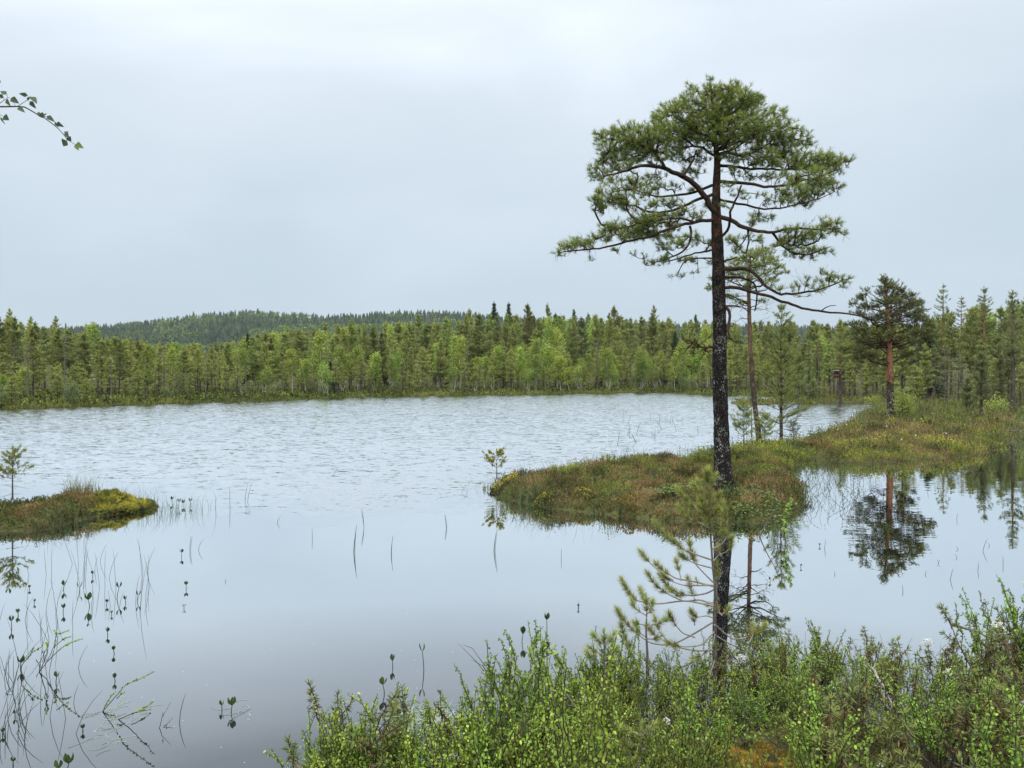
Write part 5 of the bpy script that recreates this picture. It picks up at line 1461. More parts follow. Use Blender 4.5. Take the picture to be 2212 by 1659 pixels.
# ------------------------------------------------------------------ saplings on the islets
def small_pine(px, D, z0, ty, R, lab, mat, rng, cb=.3, lv=7, per=5, tufts=5, m=12, L=.05, w=.006, S=.05, r0=None, bark='sapling_bark', group=None, dead=5):
    x = XP(px, D); H = CH - (ty - HY) / F * D - z0
    ms = conifer_meshes(rng, H, cb, R, 'young', tufts=tufts, m=m, L=L, w=w, S=S, per=per, lv=lv, dead=dead, sides=7, rings=14, r0=r0 or .006 + H * .008, lean=.01, tw=.006)
    return tree_from("pine_sapling", lab, "sapling", ms, (M[bark], M['grey_twig'], M[mat]), (x, D, z0), group=group)
rng = np.random.default_rng(55)
small_pine(27, 10.2, .24, 975, .30, "small pine sapling with a slender stem on the left islet", 'sap_needle', rng, cb=.38, lv=7, per=4, tufts=7, m=14, L=.045, w=.0065, r0=.013)
small_pine(1073, 12.9, .16, 974, .26, "tiny pine sapling with yellow needle tufts on the tip of the pine islet", 'yellow_needle', rng, cb=.35, lv=5, per=4, tufts=4, m=30, L=.04, w=.009)
small_pine(1607, 19.6, .2, 868, .48, "bushy pine sapling just right of the big stem, at the back bay", 'sap_needle', rng, cb=.15, lv=11, per=6, tufts=6, L=.07, w=.009, S=.08)
small_pine(1652, 20.0, .2, 897, .40, "low pine sapling between the slim pine and the young green pine", 'sap_needle', rng, cb=.12, lv=8, per=6, tufts=6, L=.07, w=.009, S=.08)
small_pine(1714, 21.0, .2, 912, .34, "knee-high pale sapling right of the young green pine", 'grey_needle', rng, cb=.12, lv=7, per=5, tufts=3, L=.06, w=.008, S=.08)
small_pine(1624, 21.5, .2, 840, .14, "thin bare-stemmed sapling left of the slim pine", 'grey_needle', rng, cb=.6, lv=6, per=3, tufts=2, L=.06, w=.008)

# green birch bush beside the orange pine, small shrubs round it
def bush(px, D, H, R, lab, mat, rng, clumps=40, per=18, L=.045, w=.035, stems=9, cat="bush", name="birch_bush", group=None, z=None, round_=False, r0=.008):
    x = XP(px, D); z = ground_at(x, D) if z is None else z
    ms = birch_meshes(rng, H, R, cb=.12, clumps=clumps, per=per, L=L, w=w, stems=stems, r0=r0, slender=1.6, round_=round_)
    return tree_from(name, lab, cat, ms, (M['twig_far'], M['twig_far'], M[mat]), (x, D, z - .02), group=group)
bush(1955, 28.6, 1.15, .50, "fresh green birch bush at the foot of the orange-stemmed pine", 'bush_leaf', rng, 90, 18, .055, .045, 14)
bush(1888, 45, .9, .5, "yellowish small bush behind the back bay, left of the orange-stemmed pine", 'bush_leaf', rng, 40, 12, .07, .05, 8)
bush(1480, 108, 2.6, 1.1, "pale rounded bush at the right end of the far shoreline", 'bush_leaf', rng, 40, 20, .2, .14, 6)
bush(1850, 47, .8, .5, "light bush on the bog right of the nest box tree", 'bush_leaf', rng, 30, 12, .07, .05, 8)
bush(2150, 33, .7, .7, "bright green low bush on the bog left of the lichened grey stem", 'bush_leaf', rng, 50, 14, .06, .04, 10)
bush(2215, 24, .7, .7, "green shrub by the pool at the right edge", 'willow_leaf', rng, 50, 14, .05, .03, 10)

# leafy shoot standing in the water in front of the islet's right end
c0 = G(1697, 1172)
root = thing("birch_shoot", "slender shoot with light green leaves in front of the islet's right end", "shoot", tuple(c0))
pts = np.array([c0, P(1695, 1150, c0[1]), P(1698, 1120, c0[1]), P(1704, 1095, c0[1]), P(1711, 1078, c0[1])])
mb = MB(); mb.tube(pts, np.linspace(.004, .0015, 5), 5); mb.build("stem", M['twig'], root, off=c0)
lf = MB(); n = 46; t = rng.uniform(.1, 1, n) * 4; i = np.minimum(t.astype(int), 3)
q = pts[i] + (pts[i + 1] - pts[i]) * (t - i)[:, None]
lf.leaves(q, nrm(rng.normal(size=(n, 3)) + [0, 0, .3]), rng, .05, .032, .6, .25); lf.build("leaves", M['bush_leaf'], root, off=c0)
# bare stick leaning out of the water beside it
c = G(1637, 1160); e = P(1680, 1093, c[1] - .1)
mb = MB(); mb.tube(bez(c - [0, 0, .05], e, np.array([0, 0, .03]), 6), np.linspace(.009, .003, 6), 5)
tag(mb.build("stick", M['dead_wood'], smooth=True), "thin stick slanting up out of the water below the big pine", "stick")
c = G(2150, 936, .12)
mb = MB(); mb.tube(bez(P(2174, 931, 24.5), P(2270, 936, 24.0), np.array([0, 0, .02]), 6), np.linspace(.022, .034, 6), 7)
tag(mb.build("log", M['dead_wood'], smooth=True), "pale fallen log by the pool at the right edge", "log")

# white cotton-grass heads
k = 0
for (px, py) in ((1893, 913), (1915, 921), (1939, 897), (2013, 886), (2015, 893), (1947, 949), (1884, 883), (1890, 881), (1990, 905), (1810, 928), (2060, 900), (2044, 936), (1978, 940), (2195, 872), (2205, 866), (1829, 917)):
    c = G(px, py, .40); g = ground_at(c[0], c[1])
    if g < .02: continue
    rt = thing("cotton_grass", "white cotton-grass head above the brown cover of the peninsula", "cotton grass", (c[0], c[1], g), group="cotton-grass heads on the peninsula")
    mb = MB(); mb.tube(np.array([[0, 0, 0], [.01, 0, .2], [.0, 0, .40 - g]]), np.array([.003, .002, .002]), 3); mb.build("stem", M['sedge'], rt)
    mb = MB(); n = 40; mb.needles(np.tile([[0, 0, .40 - g]], (n, 1)), nrm(rng.normal(size=(n, 3))), rng, 2, .032, .014, .004, (5, 40), .5, .3); mb.build("head", M['petal'], rt)

# ------------------------------------------------------------------ water plants
def bogbean(px, ymid, ytop, rng, lab, nl=None, group=None):
    c = G(px, ymid); D = c[1]
    H = max(.035, (ymid - ytop) / F * D)
    rt = thing("bogbean_plant", lab, "water plant", tuple(c), group=group)
    ll = min(.056, H * .48) * rng.uniform(.85, 1.1) + .009; hs = max(.015, H - ll * .9)
    lean = rng.uniform(-.25, .25) * hs
    mb = MB(); mb.tube(np.array([[0, 0, -.03], [lean * .3, 0, hs * .4], [lean * .8, 0, hs * .8], [lean, 0, hs]]), np.array([.003, .0028, .0024, .0022]), 5)
    mb.build("stem", M['bean_stem'], rt)
    nl = nl or int(rng.integers(2, 4))
    a0 = rng.uniform(-.5, .5) + (0 if rng.random() < .5 else math.pi)
    for i in range(nl):
        az = a0 + i * 2 * math.pi / nl
        tl = rng.uniform(.15, .5)
        d = np.array([math.cos(az) * tl, math.sin(az) * tl * .6, 1.0]); d /= np.linalg.norm(d)
        sd_ = nrm(np.cross(d, [math.cos(az), math.sin(az), .2])); nn = np.cross(sd_, d)
        prof = [(0, .05), (.2, .55), (.45, 1), (.7, .85), (.9, .4), (1, 0)]
        W = ll * .26
        b = np.array([lean, 0, hs])
        mid = [b + d * ll * a + nn * W * .12 * math.sin(a * 3) for a, w_ in prof]
        Lp = [m_ + sd_ * W * w_ + nn * W * .5 * w_ for m_, (a, w_) in zip(mid, prof)]; Rp = [m_ - sd_ * W * w_ + nn * W * .5 * w_ for m_, (a, w_) in zip(mid, prof)]
        v = np.array(mid + Lp + Rp); fc = []
        for j in range(5):
            fc.append([j, j + 1, 6 + j + 1, 6 + j]); fc.append([j, 12 + j, 12 + j + 1, j + 1])
        mb = MB(); mb.add(v, fc, float(rng.uniform(.25, .9))); mb.build("leaf", M['bean_leaf'], rt, smooth=True)
    return rt
M['bean_stem'] = plain_mat("bogbean_stem", (.05, .06, .03), .6, .3)
rng = np.random.default_rng(77)
bb = []
for z in ((1605, 1165, 1098), (1648, 1450, 1382), (1628, 1625, 1600), (85, 1400, 1310), (262, 1455, 1415), (302, 1580, 1555), (562, 1455, 1375), (707, 1475, 1388), (820, 1345, 1288), (943, 1595, 1540), (1033, 1535, 1388),
          (1113, 1575, 1510), (1213, 1555, 1465), (557, 1660, 1580), (162, 1680, 1625), (325, 1050, 1015), (1525, 690, 630), (1580, 730, 650), (1688, 720, 645), (1620, 720, 660)):
    bb.append((z[0] * .2441, 918 + z[1] * .2441, 918 + z[2] * .2441))
for z in ((140, 500, 450), (90, 590, 500), (870, 790, 730), (877, 1000, 940), (820, 650, 590), (335, 810, 765), (303, 900, 825), (425, 1010, 925), (350, 1165, 1105), (115, 1270, 1235), (155, 900, 805), (630, 1380, 1350), (1758, 1235, 1120), (1690, 1215, 1145),
          (20, 1410, 1380), (100, 1640, 1575), (508, 1690, 1550), (445, 1720, 1600), (683, 430, 325), (672, 545, 520), (850, 495, 470)):
    bb.append((z[0] * .2838, 1188 + z[1] * .2838, 1188 + z[2] * .2838))
for z in ((1148, 740, 640), (1083, 955, 825), (1400, 765, 550), (2187, 540, 418)):
    bb.append((540 + z[0] * .2685, 1242 + z[1] * .2685, 1242 + z[2] * .2685))
for z in ((378, 345, 205), (628, 168, 135), (770, 345, 320)):
    bb.append((1080 + z[0] * .2685, 1269 + z[1] * .2685, 1269 + z[2] * .2685))
for z in ((1355, 750, 730), (1457, 755, 730), (1610, 708, 695), (1713, 752, 735), (370, 1215, 1205), (213, 1390, 1375), (700, 755, 725), (1357, 1355, 1345), (685, 765, 750)):
    bb.append((1674 + z[0] * .2604, 864 + z[1] * .2604, 864 + z[2] * .2604))
for z in ((1255, 880, 845), (1105, 978, 960)):
    bb.append((1296 + z[0] * .293, 999 + z[1] * .293, 999 + z[2] * .293))
bb.append((1145 + 0, 1640, 1615))
def ordinal(n):
    w = ['', 'leftmost', 'second', 'third', 'fourth', 'fifth', 'sixth', 'seventh', 'eighth', 'ninth', 'tenth', 'eleventh', 'twelfth', 'thirteenth', 'fourteenth', 'fifteenth', 'sixteenth', 'seventeenth', 'eighteenth', 'nineteenth', 'twentieth']
    return w[n] if n < len(w) else f"{n}th"
def bzone(px, y):
    if px > 1560: return "in the smooth pool on the right"
    if px > 1200: return "left of the foreground saplings"
    if px > 780: return "left of the near shrubs"
    if y < 1120 and px > 300: return "in the sedges by the left islet"
    if px > 330: return "right of the left-hand group"
    if y < 1340: return "in the group below the left islet"
    if y < 1470: return "among the birch twigs at lower left"
    return "near the lower left corner"
cnt_ = {}
for (px, ym, yt) in sorted(bb):
    zn = bzone(px, ym); cnt_[zn] = cnt_.get(zn, 0) + 1; n = cnt_[zn]
    lab = (f"{ordinal(n)} bogbean shoot from the left, {zn}" if n > 1 else f"leftmost bogbean shoot {zn}")
    bogbean(px, ym, yt, rng, lab, group="bogbean shoots standing in the calm water")

# lone sedge stems standing in the water
def stem_at(px, ymid, h, lean, rng, lab, grp, kink=None, n=1, w=.0022):
    c = G(px, ymid); mb = MB()
    for i in range(n):
        dx = rng.normal() * .012 * (n > 1); l = lean + rng.normal() * .06
        mb.tube(np.array([[dx, 0, -.02], [dx + l * h * .35, 0, h * .4], [dx + l * h * .75, .01, h * .75], [dx + l * h * (1.15 if not kink else kink), .02, h]]), np.array([w, w, w * .8, w * .3]), 3, .3)
    o = mb.build("sedge_stem", M['dark_sedge']); o.location = tuple(c)
    return tag(o, lab, "sedge", grp)
A_ = "thin sedge stems in the calm water at the lower left"
for i in range(58):
    px = rng.uniform(-10, 230) if i < 46 else rng.uniform(230, 330); ym = rng.uniform(1200, 1640) if px < 170 else rng.uniform(1180, 1330)
    D = CH * F / (ym - HY)
    stem_at(px, ym, rng.uniform(.10, .34) * min(1.3, D / 5), rng.normal() * .22, rng, None, A_, w=.0018)
for i in range(16):
    px = rng.uniform(0, 45); ym = rng.uniform(1440, 1600)
    stem_at(px, ym, rng.uniform(.08, .2), rng.normal() * .35, rng, None, "short sedge blades at the left edge", w=.002)
for (px, ym, yt, ln, lab, n) in ((765, 1192, 1135, .05, "pair of tall sedge stems in front of the rippled water, left of centre", 3), (845, 1196, 1158, .06, "faint sedge stem right of the tall pair, left of centre", 2), (1066, 1190, 1143, .08, "dark sedge stem standing alone left of the pine islet", 3),
                                (414, 1190, 1158, .03, "sedge pair right of a lone bogbean shoot, below the left islet's tip", 2), (428, 1188, 1165, .3, "leaning sedge stem beside the sedge pair below the left islet's tip", 1), (675, 1165, 1142, 0, "short sedge stem left of centre in calm water", 1), (497, 1098, 1052, 0, "upright dark sedge stem right of the left islet's sedges", 1),
                                (532, 1085, 1045, .15, "two bowed sedge stems at the edge of the ripples", 2), (598, 1130, 1115, .5, "short slanted sedge stem near the ripple edge", 1), (785, 1140, 1100, -.15, "bent reed with a twiggy reflection left of centre", 2), (1212, 1208, 1185, .1, "faint short stem below the pine islet's left part", 1), (967, 1140, 1112, -.2, "slanting short stem between centre and the pine islet", 2),
                                (487, 1257, 1250, 0, "stub of a stem in open calm water", 1), (1250, 1312, 1300, 0, "dark stub of a stem left of the foreground saplings", 1), (1285, 1430, 1378, -.1, "thin stem rising behind the near shrubs", 1), (387, 1560, 1500, .1, "long thin stem right of the bare twigs near the lower left", 1)):
    D = CH * F / (ym - HY)
    stem_at(px, ym, (ym - yt) / F * D, ln, rng, lab, None, n=n, w=.0024 * max(1, D / 8))
for i, (zx, zy, zt, ln) in enumerate(((1440, 840, 800, 0), (1505, 990, 940, .15), (1720, 1250, 1150, .4), (1265, 770, 720, .3), (1520, 1240, 1230, -.5), (1450, 1490, 1400, .3), (1680, 1420, 1350, .15), (1890, 1370, 1300, .1), (1240, 1450, 1420, .8), (410, 1235, 1160, .2), (1060, 1590, 1540, 0), (495, 1450, 1425, .05), (1600, 720, 680, .1), (1625, 690, 640, 0), (1780, 1210, 1195, -.4), (1510, 1310, 1285, -.3))):
    px = 1674 + zx * .2604; ym = 864 + zy * .2604; D = CH * F / (ym - HY)
    stem_at(px, ym, max(.03, (zy - zt) * .2604 / F * D), ln, rng, None, "bent stems in the smooth right-hand pool", w=.0028)
for i in range(16):
    px = rng.uniform(1330, 1520); ym = rng.uniform(905, 960)
    stem_at(px, ym, rng.uniform(.2, .5), rng.normal() * .3, rng, None, "faint reeds in the ripples behind the pine islet", w=.006)

for g_, d_, w_ in ((A_, "thin dark sedge stem", "in the calm lower-left water"), ("short sedge blades at the left edge", "short sedge blade", "at the left edge near the bottom"),
                   ("bent stems in the smooth right-hand pool", "thin bent stem", "in the smooth right-hand pool"), ("faint reeds in the ripples behind the pine islet", "faint reed", "in the ripples behind the pine islet")):
    for i, o in enumerate(sorted([o for o in COL.objects if o.get("group") == g_], key=lambda o: o.location.x / o.location.y)):
        tag(o, f"{ordinal(i + 1)} {d_} {'from the left ' if i else ''}{w_}", "sedge")
# dwarf birch twigs in the water at the lower left
def water_twig(name, lab, base, branches, rng, leaf=True, r=.0028, L=.0115, mat='bog_birch'):
    c = G(*base); D = c[1]
    rt = thing(name, lab, "shrub", tuple(c)); mb = MB(); lf = MB()
    for (pl, dz, lo) in branches:
        p = np.array([P(x, y, D + dz * i / max(1, len(pl) - 1)) for i, (x, y) in enumerate(pl)])
        t = np.linspace(0, len(pl) - 1, 14)
        q = np.stack([np.interp(t, range(len(pl)), p[:, k]) for k in range(3)], 1); q[1:-1] += rng.normal(size=(12, 3)) * .0015
        mb.tube(q, np.linspace(r, r * .35, 14), 5)
        if leaf:
            n = int(15 * (1 - lo) * np.linalg.norm(p[-1] - p[0]) / .12) + 5
            u = rng.uniform(lo, 1, n) * 13; i = np.minimum(u.astype(int), 12)
            b = q[i] + (q[i + 1] - q[i]) * (u - i)[:, None]
            lf.leaves(b, nrm(rng.normal(size=(n, 3)) + [0, 0, .5]), rng, L, L * .95, .6, .3, True)
    mb.build("stems", M['twig'], rt, off=c)
    if leaf: lf.build("leaves", M[mat], rt, off=c)
def zb(l): return [(x * .2838, 1188 + y * .2838) for x, y in l]
rng = np.random.default_rng(78)
water_twig("bog_birch_shrub", "arching bog birch twig with tiny leaves over the water at lower left", (780 * .2838, 1188 + 1230 * .2838), [
    (zb([(780, 1230), (880, 1120), (950, 1030), (1050, 990), (1180, 925)]), -.1, .35), (zb([(780, 1230), (810, 1170), (840, 1120), (875, 1085)]), .1, .2), (zb([(890, 1130), (920, 1100), (955, 1080)]), .05, .3)], rng)
water_twig("bog_birch_shrub", "low slanting bog birch twig right of the arching one at lower left", (900 * .2838, 1188 + 1290 * .2838), [
    (zb([(900, 1290), (1000, 1250), (1080, 1210), (1175, 1155)]), -.1, .5), (zb([(1000, 1250), (1080, 1225), (1150, 1215)]), .1, .4)], rng)
water_twig("bog_birch_shrub", "leafy bog birch with several upright twigs among the left-hand bogbeans", (295 * .2838, 1188 + 930 * .2838), [
    (zb([(295, 935), (360, 850), (410, 740), (430, 640), (415, 610)]), .1, .5), (zb([(360, 850), (440, 770), (520, 715), (620, 680)]), -.1, .3), (zb([(295, 935), (345, 830), (360, 740), (355, 700)]), -.1, .4), (zb([(410, 740), (480, 680), (550, 655)]), .1, .4), (zb([(430, 640), (480, 630), (525, 615)]), .1, .2)], rng)
water_twig("bog_birch_shrub", "bog birch twig leaning right at the left edge of the water", (155 * .2838, 1188 + 960 * .2838), [
    (zb([(155, 960), (165, 880), (215, 820), (260, 770), (325, 735)]), .05, .35), (zb([(215, 820), (250, 760), (262, 740)]), .05, .2)], rng)
water_twig("dead_twig", "bare forked twig standing in the water at lower left", (1211 * .2838, 1188 + 1355 * .2838), [
    (zb([(1211, 1355), (1235, 1270), (1265, 1220), (1300, 1162)]), .05, 1), (zb([(1240, 1270), (1238, 1235)]), 0, 1)], rng, leaf=False, r=.002)
water_twig("dead_twig", "smaller bare twig right of the forked one at lower left", (1245 * .2838, 1188 + 1347 * .2838), [
    (zb([(1245, 1347), (1285, 1310), (1318, 1275)]), .05, 1), (zb([(1265, 1330), (1270, 1345)]), .0, 1)], rng, leaf=False, r=.002)
water_twig("dead_twig", "crooked bare twig by the left edge", (42 * .2838, 1188 + 1095 * .2838), [(zb([(42, 1095), (70, 1060), (105, 1035)]), .05, 1)], rng, leaf=False, r=.002)

# pale tangle of algae just under the surface
M['algae'] = plain_mat("pale_algae", (.30, .36, .30), .8, .2, .2, 20)
mb = MB()
def strands(cx, cy, rx, ry, n):
    A = []
    for i in range(n):
        c = G(cx + rng.normal() * rx, cy + rng.normal() * ry)
        a = rng.uniform(0, 6.28); t = np.linspace(0, 1, 10); ln = rng.uniform(.04, .16); cv = rng.normal() * 2.5
        x = c[0] + np.cumsum(np.cos(a + cv * t)) * ln / 10; y = c[1] + np.cumsum(np.sin(a + cv * t)) * ln / 10 * 1.5
        A.append(np.stack([x, y, np.full(10, .0008)], 1))
    mb.tubes(np.array(A), np.full((n, 10), .0016), 3)
strands(950, 1560, 42, 13, 330); strands(880, 1545, 34, 8, 70); strands(235, 1590, 18, 16, 18); strands(265, 1540, 30, 4, 22); strands(520, 1530, 14, 4, 8)
tag(mb.build("algae_strands", M['algae']), "pale tangle of algae strands floating in the calm water", "algae", kind="stuff")
mb = MB(); n = 110
c = np.array([G(px, py) for px, py in zip(rng.uniform(150, 2100, n), rng.uniform(1150, 1650, n))]) + [0, 0, .002]
mb.leaves(c, nrm(np.stack([rng.normal(size=n), rng.normal(size=n), 0 * c[:, 0]], 1)), rng, .012, .005, .5, .3, nr=np.array([0, 0, 1.0]))
tag(mb.build("floating_petals", M['petal']), "tiny pale specks drifting on the calm water", "petals", kind="stuff")

# ------------------------------------------------------------------ birch twig hanging in from the upper left
def zt(x, y, d=0): return P(x * .1302, 135 + y * .1302, 2.6 + d)
rng = np.random.default_rng(80)
base = zt(-3200, 500)
rt = thing("birch_branch", "overhanging birch branch with dark serrated leaves at the upper left", "branch", tuple(base))
mb = MB()
def tw(l, r0, r1, d=0):
    p = np.array([zt(x, y, d) for x, y in l]); t = np.linspace(0, len(l) - 1, len(l) * 4)
    mb.tube(np.stack([np.interp(t, range(len(l)), p[:, k]) for k in range(3)], 1), np.linspace(r0, r1, len(t)), 5)
tw([(-3200, 500), (-1500, 600), (-600, 700), (0, 735), (190, 732), (300, 730), (410, 740), (520, 800), (650, 880), (740, 920), (900, 1040), (980, 1110), (1050, 1190), (1105, 1260), (1112, 1300)], .0035, .0008)
tw([(1105, 1250), (1150, 1300), (1230, 1350), (1262, 1365)], .0010, .0008)
tw([(295, 725), (380, 670), (450, 625), (480, 580), (455, 545)], .0011, .0006); tw([(-150, 760), (-20, 690), (70, 625), (130, 585), (110, 520)], .0012, .0006)
tw([(130, 585), (185, 590)], .0007, .0005); tw([(450, 625), (500, 650)], .0007, .0005); tw([(-300, 720), (-60, 810), (20, 880), (65, 890)], .0012, .0007)
tw([(250, 728), (245, 680), (200, 650)], .0007, .0005); tw([(740, 900), (785, 890)], .0007, .0005); tw([(900, 1040), (935, 1042)], .0007, .0005); tw([(1040, 1180), (1080, 1180)], .0007, .0005)
tw([(70, 625), (60, 580), (20, 570)], .0007, .0005)
mb.build("twigs", M['twig'], rt, off=base)
lf = MB()
for (bx, by, tx, ty, w_) in ((460, 545, 310, 515, 60), (520, 570, 615, 690, 90), (500, 645, 605, 770, 70), (185, 590, 320, 685, 90), (105, 615, 180, 728, 70), (305, 745, 420, 835, 70), (110, 530, 0, 475, 70), (60, 580, -40, 520, 60),
                             (650, 880, 640, 815, 60), (700, 920, 705, 820, 90), (780, 890, 915, 990, 70), (910, 990, 980, 1082, 45), (945, 1000, 1068, 1072, 65), (1075, 1180, 1135, 1140, 50), (1085, 1170, 1150, 1260, 70), (1115, 1240, 1185, 1310, 80), (1110, 1300, 1050, 1392, 130),
                             (1262, 1350, 1392, 1426, 90), (1242, 1365, 1320, 1462, 60), (65, 890, 155, 960, 100), (10, 900, 92, 1036, 50), (-40, 300, 15, 332, 60), (450, 620, 515, 560, 35), (190, 650, 175, 605, 30), (735, 870, 780, 842, 20)):
    b = zt(bx, by, 0); e = zt(tx, ty, rng.normal() * .008); d = e - b; Ll = np.linalg.norm(d); d /= Ll
    view = nrm(np.array([rng.normal() * .4, -1, rng.normal() * .4])); s = nrm(np.cross(d, view)); w = w_ * .1302 / F * 2.6 * .62
    nn = np.cross(s, d)
    prof = [(0, 0), (.08, .5), (.22, 1), (.30, .86), (.38, .92), (.46, .7), (.56, .72), (.64, .48), (.75, .45), (.84, .22), (1, 0)]
    up_ = [b + d * Ll * a + s * w * q + nn * w * .35 * q for a, q in prof]; dn = [b + d * Ll * a - s * w * q + nn * w * .35 * q for a, q in prof[1:-1]]; md = [b + d * Ll * a for a, q in prof]
    v = np.array(up_ + dn + md); fc3 = []
    for j in range(10):
        fc3.append([22 - 2 + j if False else 20 + j, 20 + j + 1, min(j + 1, 10), j])
        lo0 = 20 + 0 if j == 0 else 11 + j - 1; lo1 = 10 if j == 9 else 11 + j
        fc3.append([20 + j, lo0 if j else 0, lo1, 20 + j + 1])
    lf.add(v, fc3, float(np.clip(.25 + rng.normal() * .12 + (.5 if bx > 1240 else 0), 0, 1)))
M['overhang_leaf'] = leaf_mat("overhanging_birch_leaves", [(0, (.05, .075, .045)), (.5, (.10, .14, .055)), (1, (.24, .30, .07))], rnd=0, hue=0, trans=.3)
lf.build("leaves", M['overhang_leaf'], rt, off=base)

# ------------------------------------------------------------------ foreground saplings on the near bank
def zs5(x, y, D, dz=0.0):
    return P(1296 + x * .293, 999 + y * .293, D) + np.array([0, dz, 0])

def near_sapling(name, lab, trunk, branches, D, rng, r0=.013, L=.050, w=.0023, dens=2500, zmap=zs5, mat='young_needle', group=None):
    base = zmap(trunk[0][0], trunk[0][1], D)
    rt = thing(name, lab, "sapling", tuple(base), group=group)
    tp = np.array([zmap(x, y, D) for x, y in trunk])
    tm, tpts, _ = trunk_mesh(tp, np.linspace(r0, r0 * .35, len(trunk)), rng, sides=10, rings=50, rough=.06, flare=.15)
    tm.build("trunk", M['sapling_bark'], rt, smooth=True, off=base)
    bm_ = MB(); fm = MB()
    for (pl, dz, lo) in branches:
        k = len(pl); p = np.array([zmap(x, y, D, dz * (i / (k - 1)) ** .8) for i, (x, y) in enumerate(pl)])
        n = k * 6; t = np.linspace(0, k - 1, n)
        q = np.stack([np.interp(t, range(k), p[:, c]) for c in range(3)], 1)
        for _ in range(4): q[1:-1] = (q[:-2] + q[1:-1] * 2 + q[2:]) / 4
        ln = np.linalg.norm(np.diff(q, axis=0), axis=1).sum()
        bm_.tube(q, np.linspace(.0052, .0019, n) * (.7 + .4 * min(1, ln / .4)), 6)
        if lo < 1:
            m = max(30, int(dens * ln * (1 - lo)))
            u = lo + (1 - lo) * rng.random(m) ** .9
            i = np.minimum((u * (n - 1)).astype(int), n - 2); f = (u * (n - 1) - i)[:, None]
            c = q[i] * (1 - f) + q[i + 1] * f; d = nrm(q[i + 1] - q[i])
            rel = (u - lo) / max(1e-3, 1 - lo)
            gap = .5 + .5 * np.cos(u * ln / .05 * 6.283 + rng.uniform(0, 6)); kk_ = rng.random(m) < .12 + .88 * gap ** 1.5
            c, d, u, rel = c[kk_], d[kk_], u[kk_], rel[kk_]; m = len(c)
            d = nrm(d + rng.normal(size=d.shape) * .22)
            v = np.where(rng.random(m) < .30 * (1 - rel), rng.uniform(0, .15, m), .45 + .25 * rel + rng.normal(size=m) * .12)
            fm.needles(c, d, rng, 2, L, w, .004, (22, 60), np.clip(v, 0, 1), .2)
            tip = q[-1]; dt = nrm(q[-1] - q[-3])
            fm.needles(np.array([tip + dt * .008]), dt[None], rng, 30, L * .8, w, .012, (5, 35), .85, .1)
            # young candle
            bm2 = tip + (nrm(dt + [0, 0, .6])) * .03
            fm.needles(np.array([bm2]), nrm(dt + [0, 0, .6])[None], rng, 22, .012, w * 1.2, .03, (5, 25), .95, .05)
    bm_.build("branches", M['grey_twig'], rt, smooth=True, off=base)
    fm.build("needles", M[mat], rt, off=base)

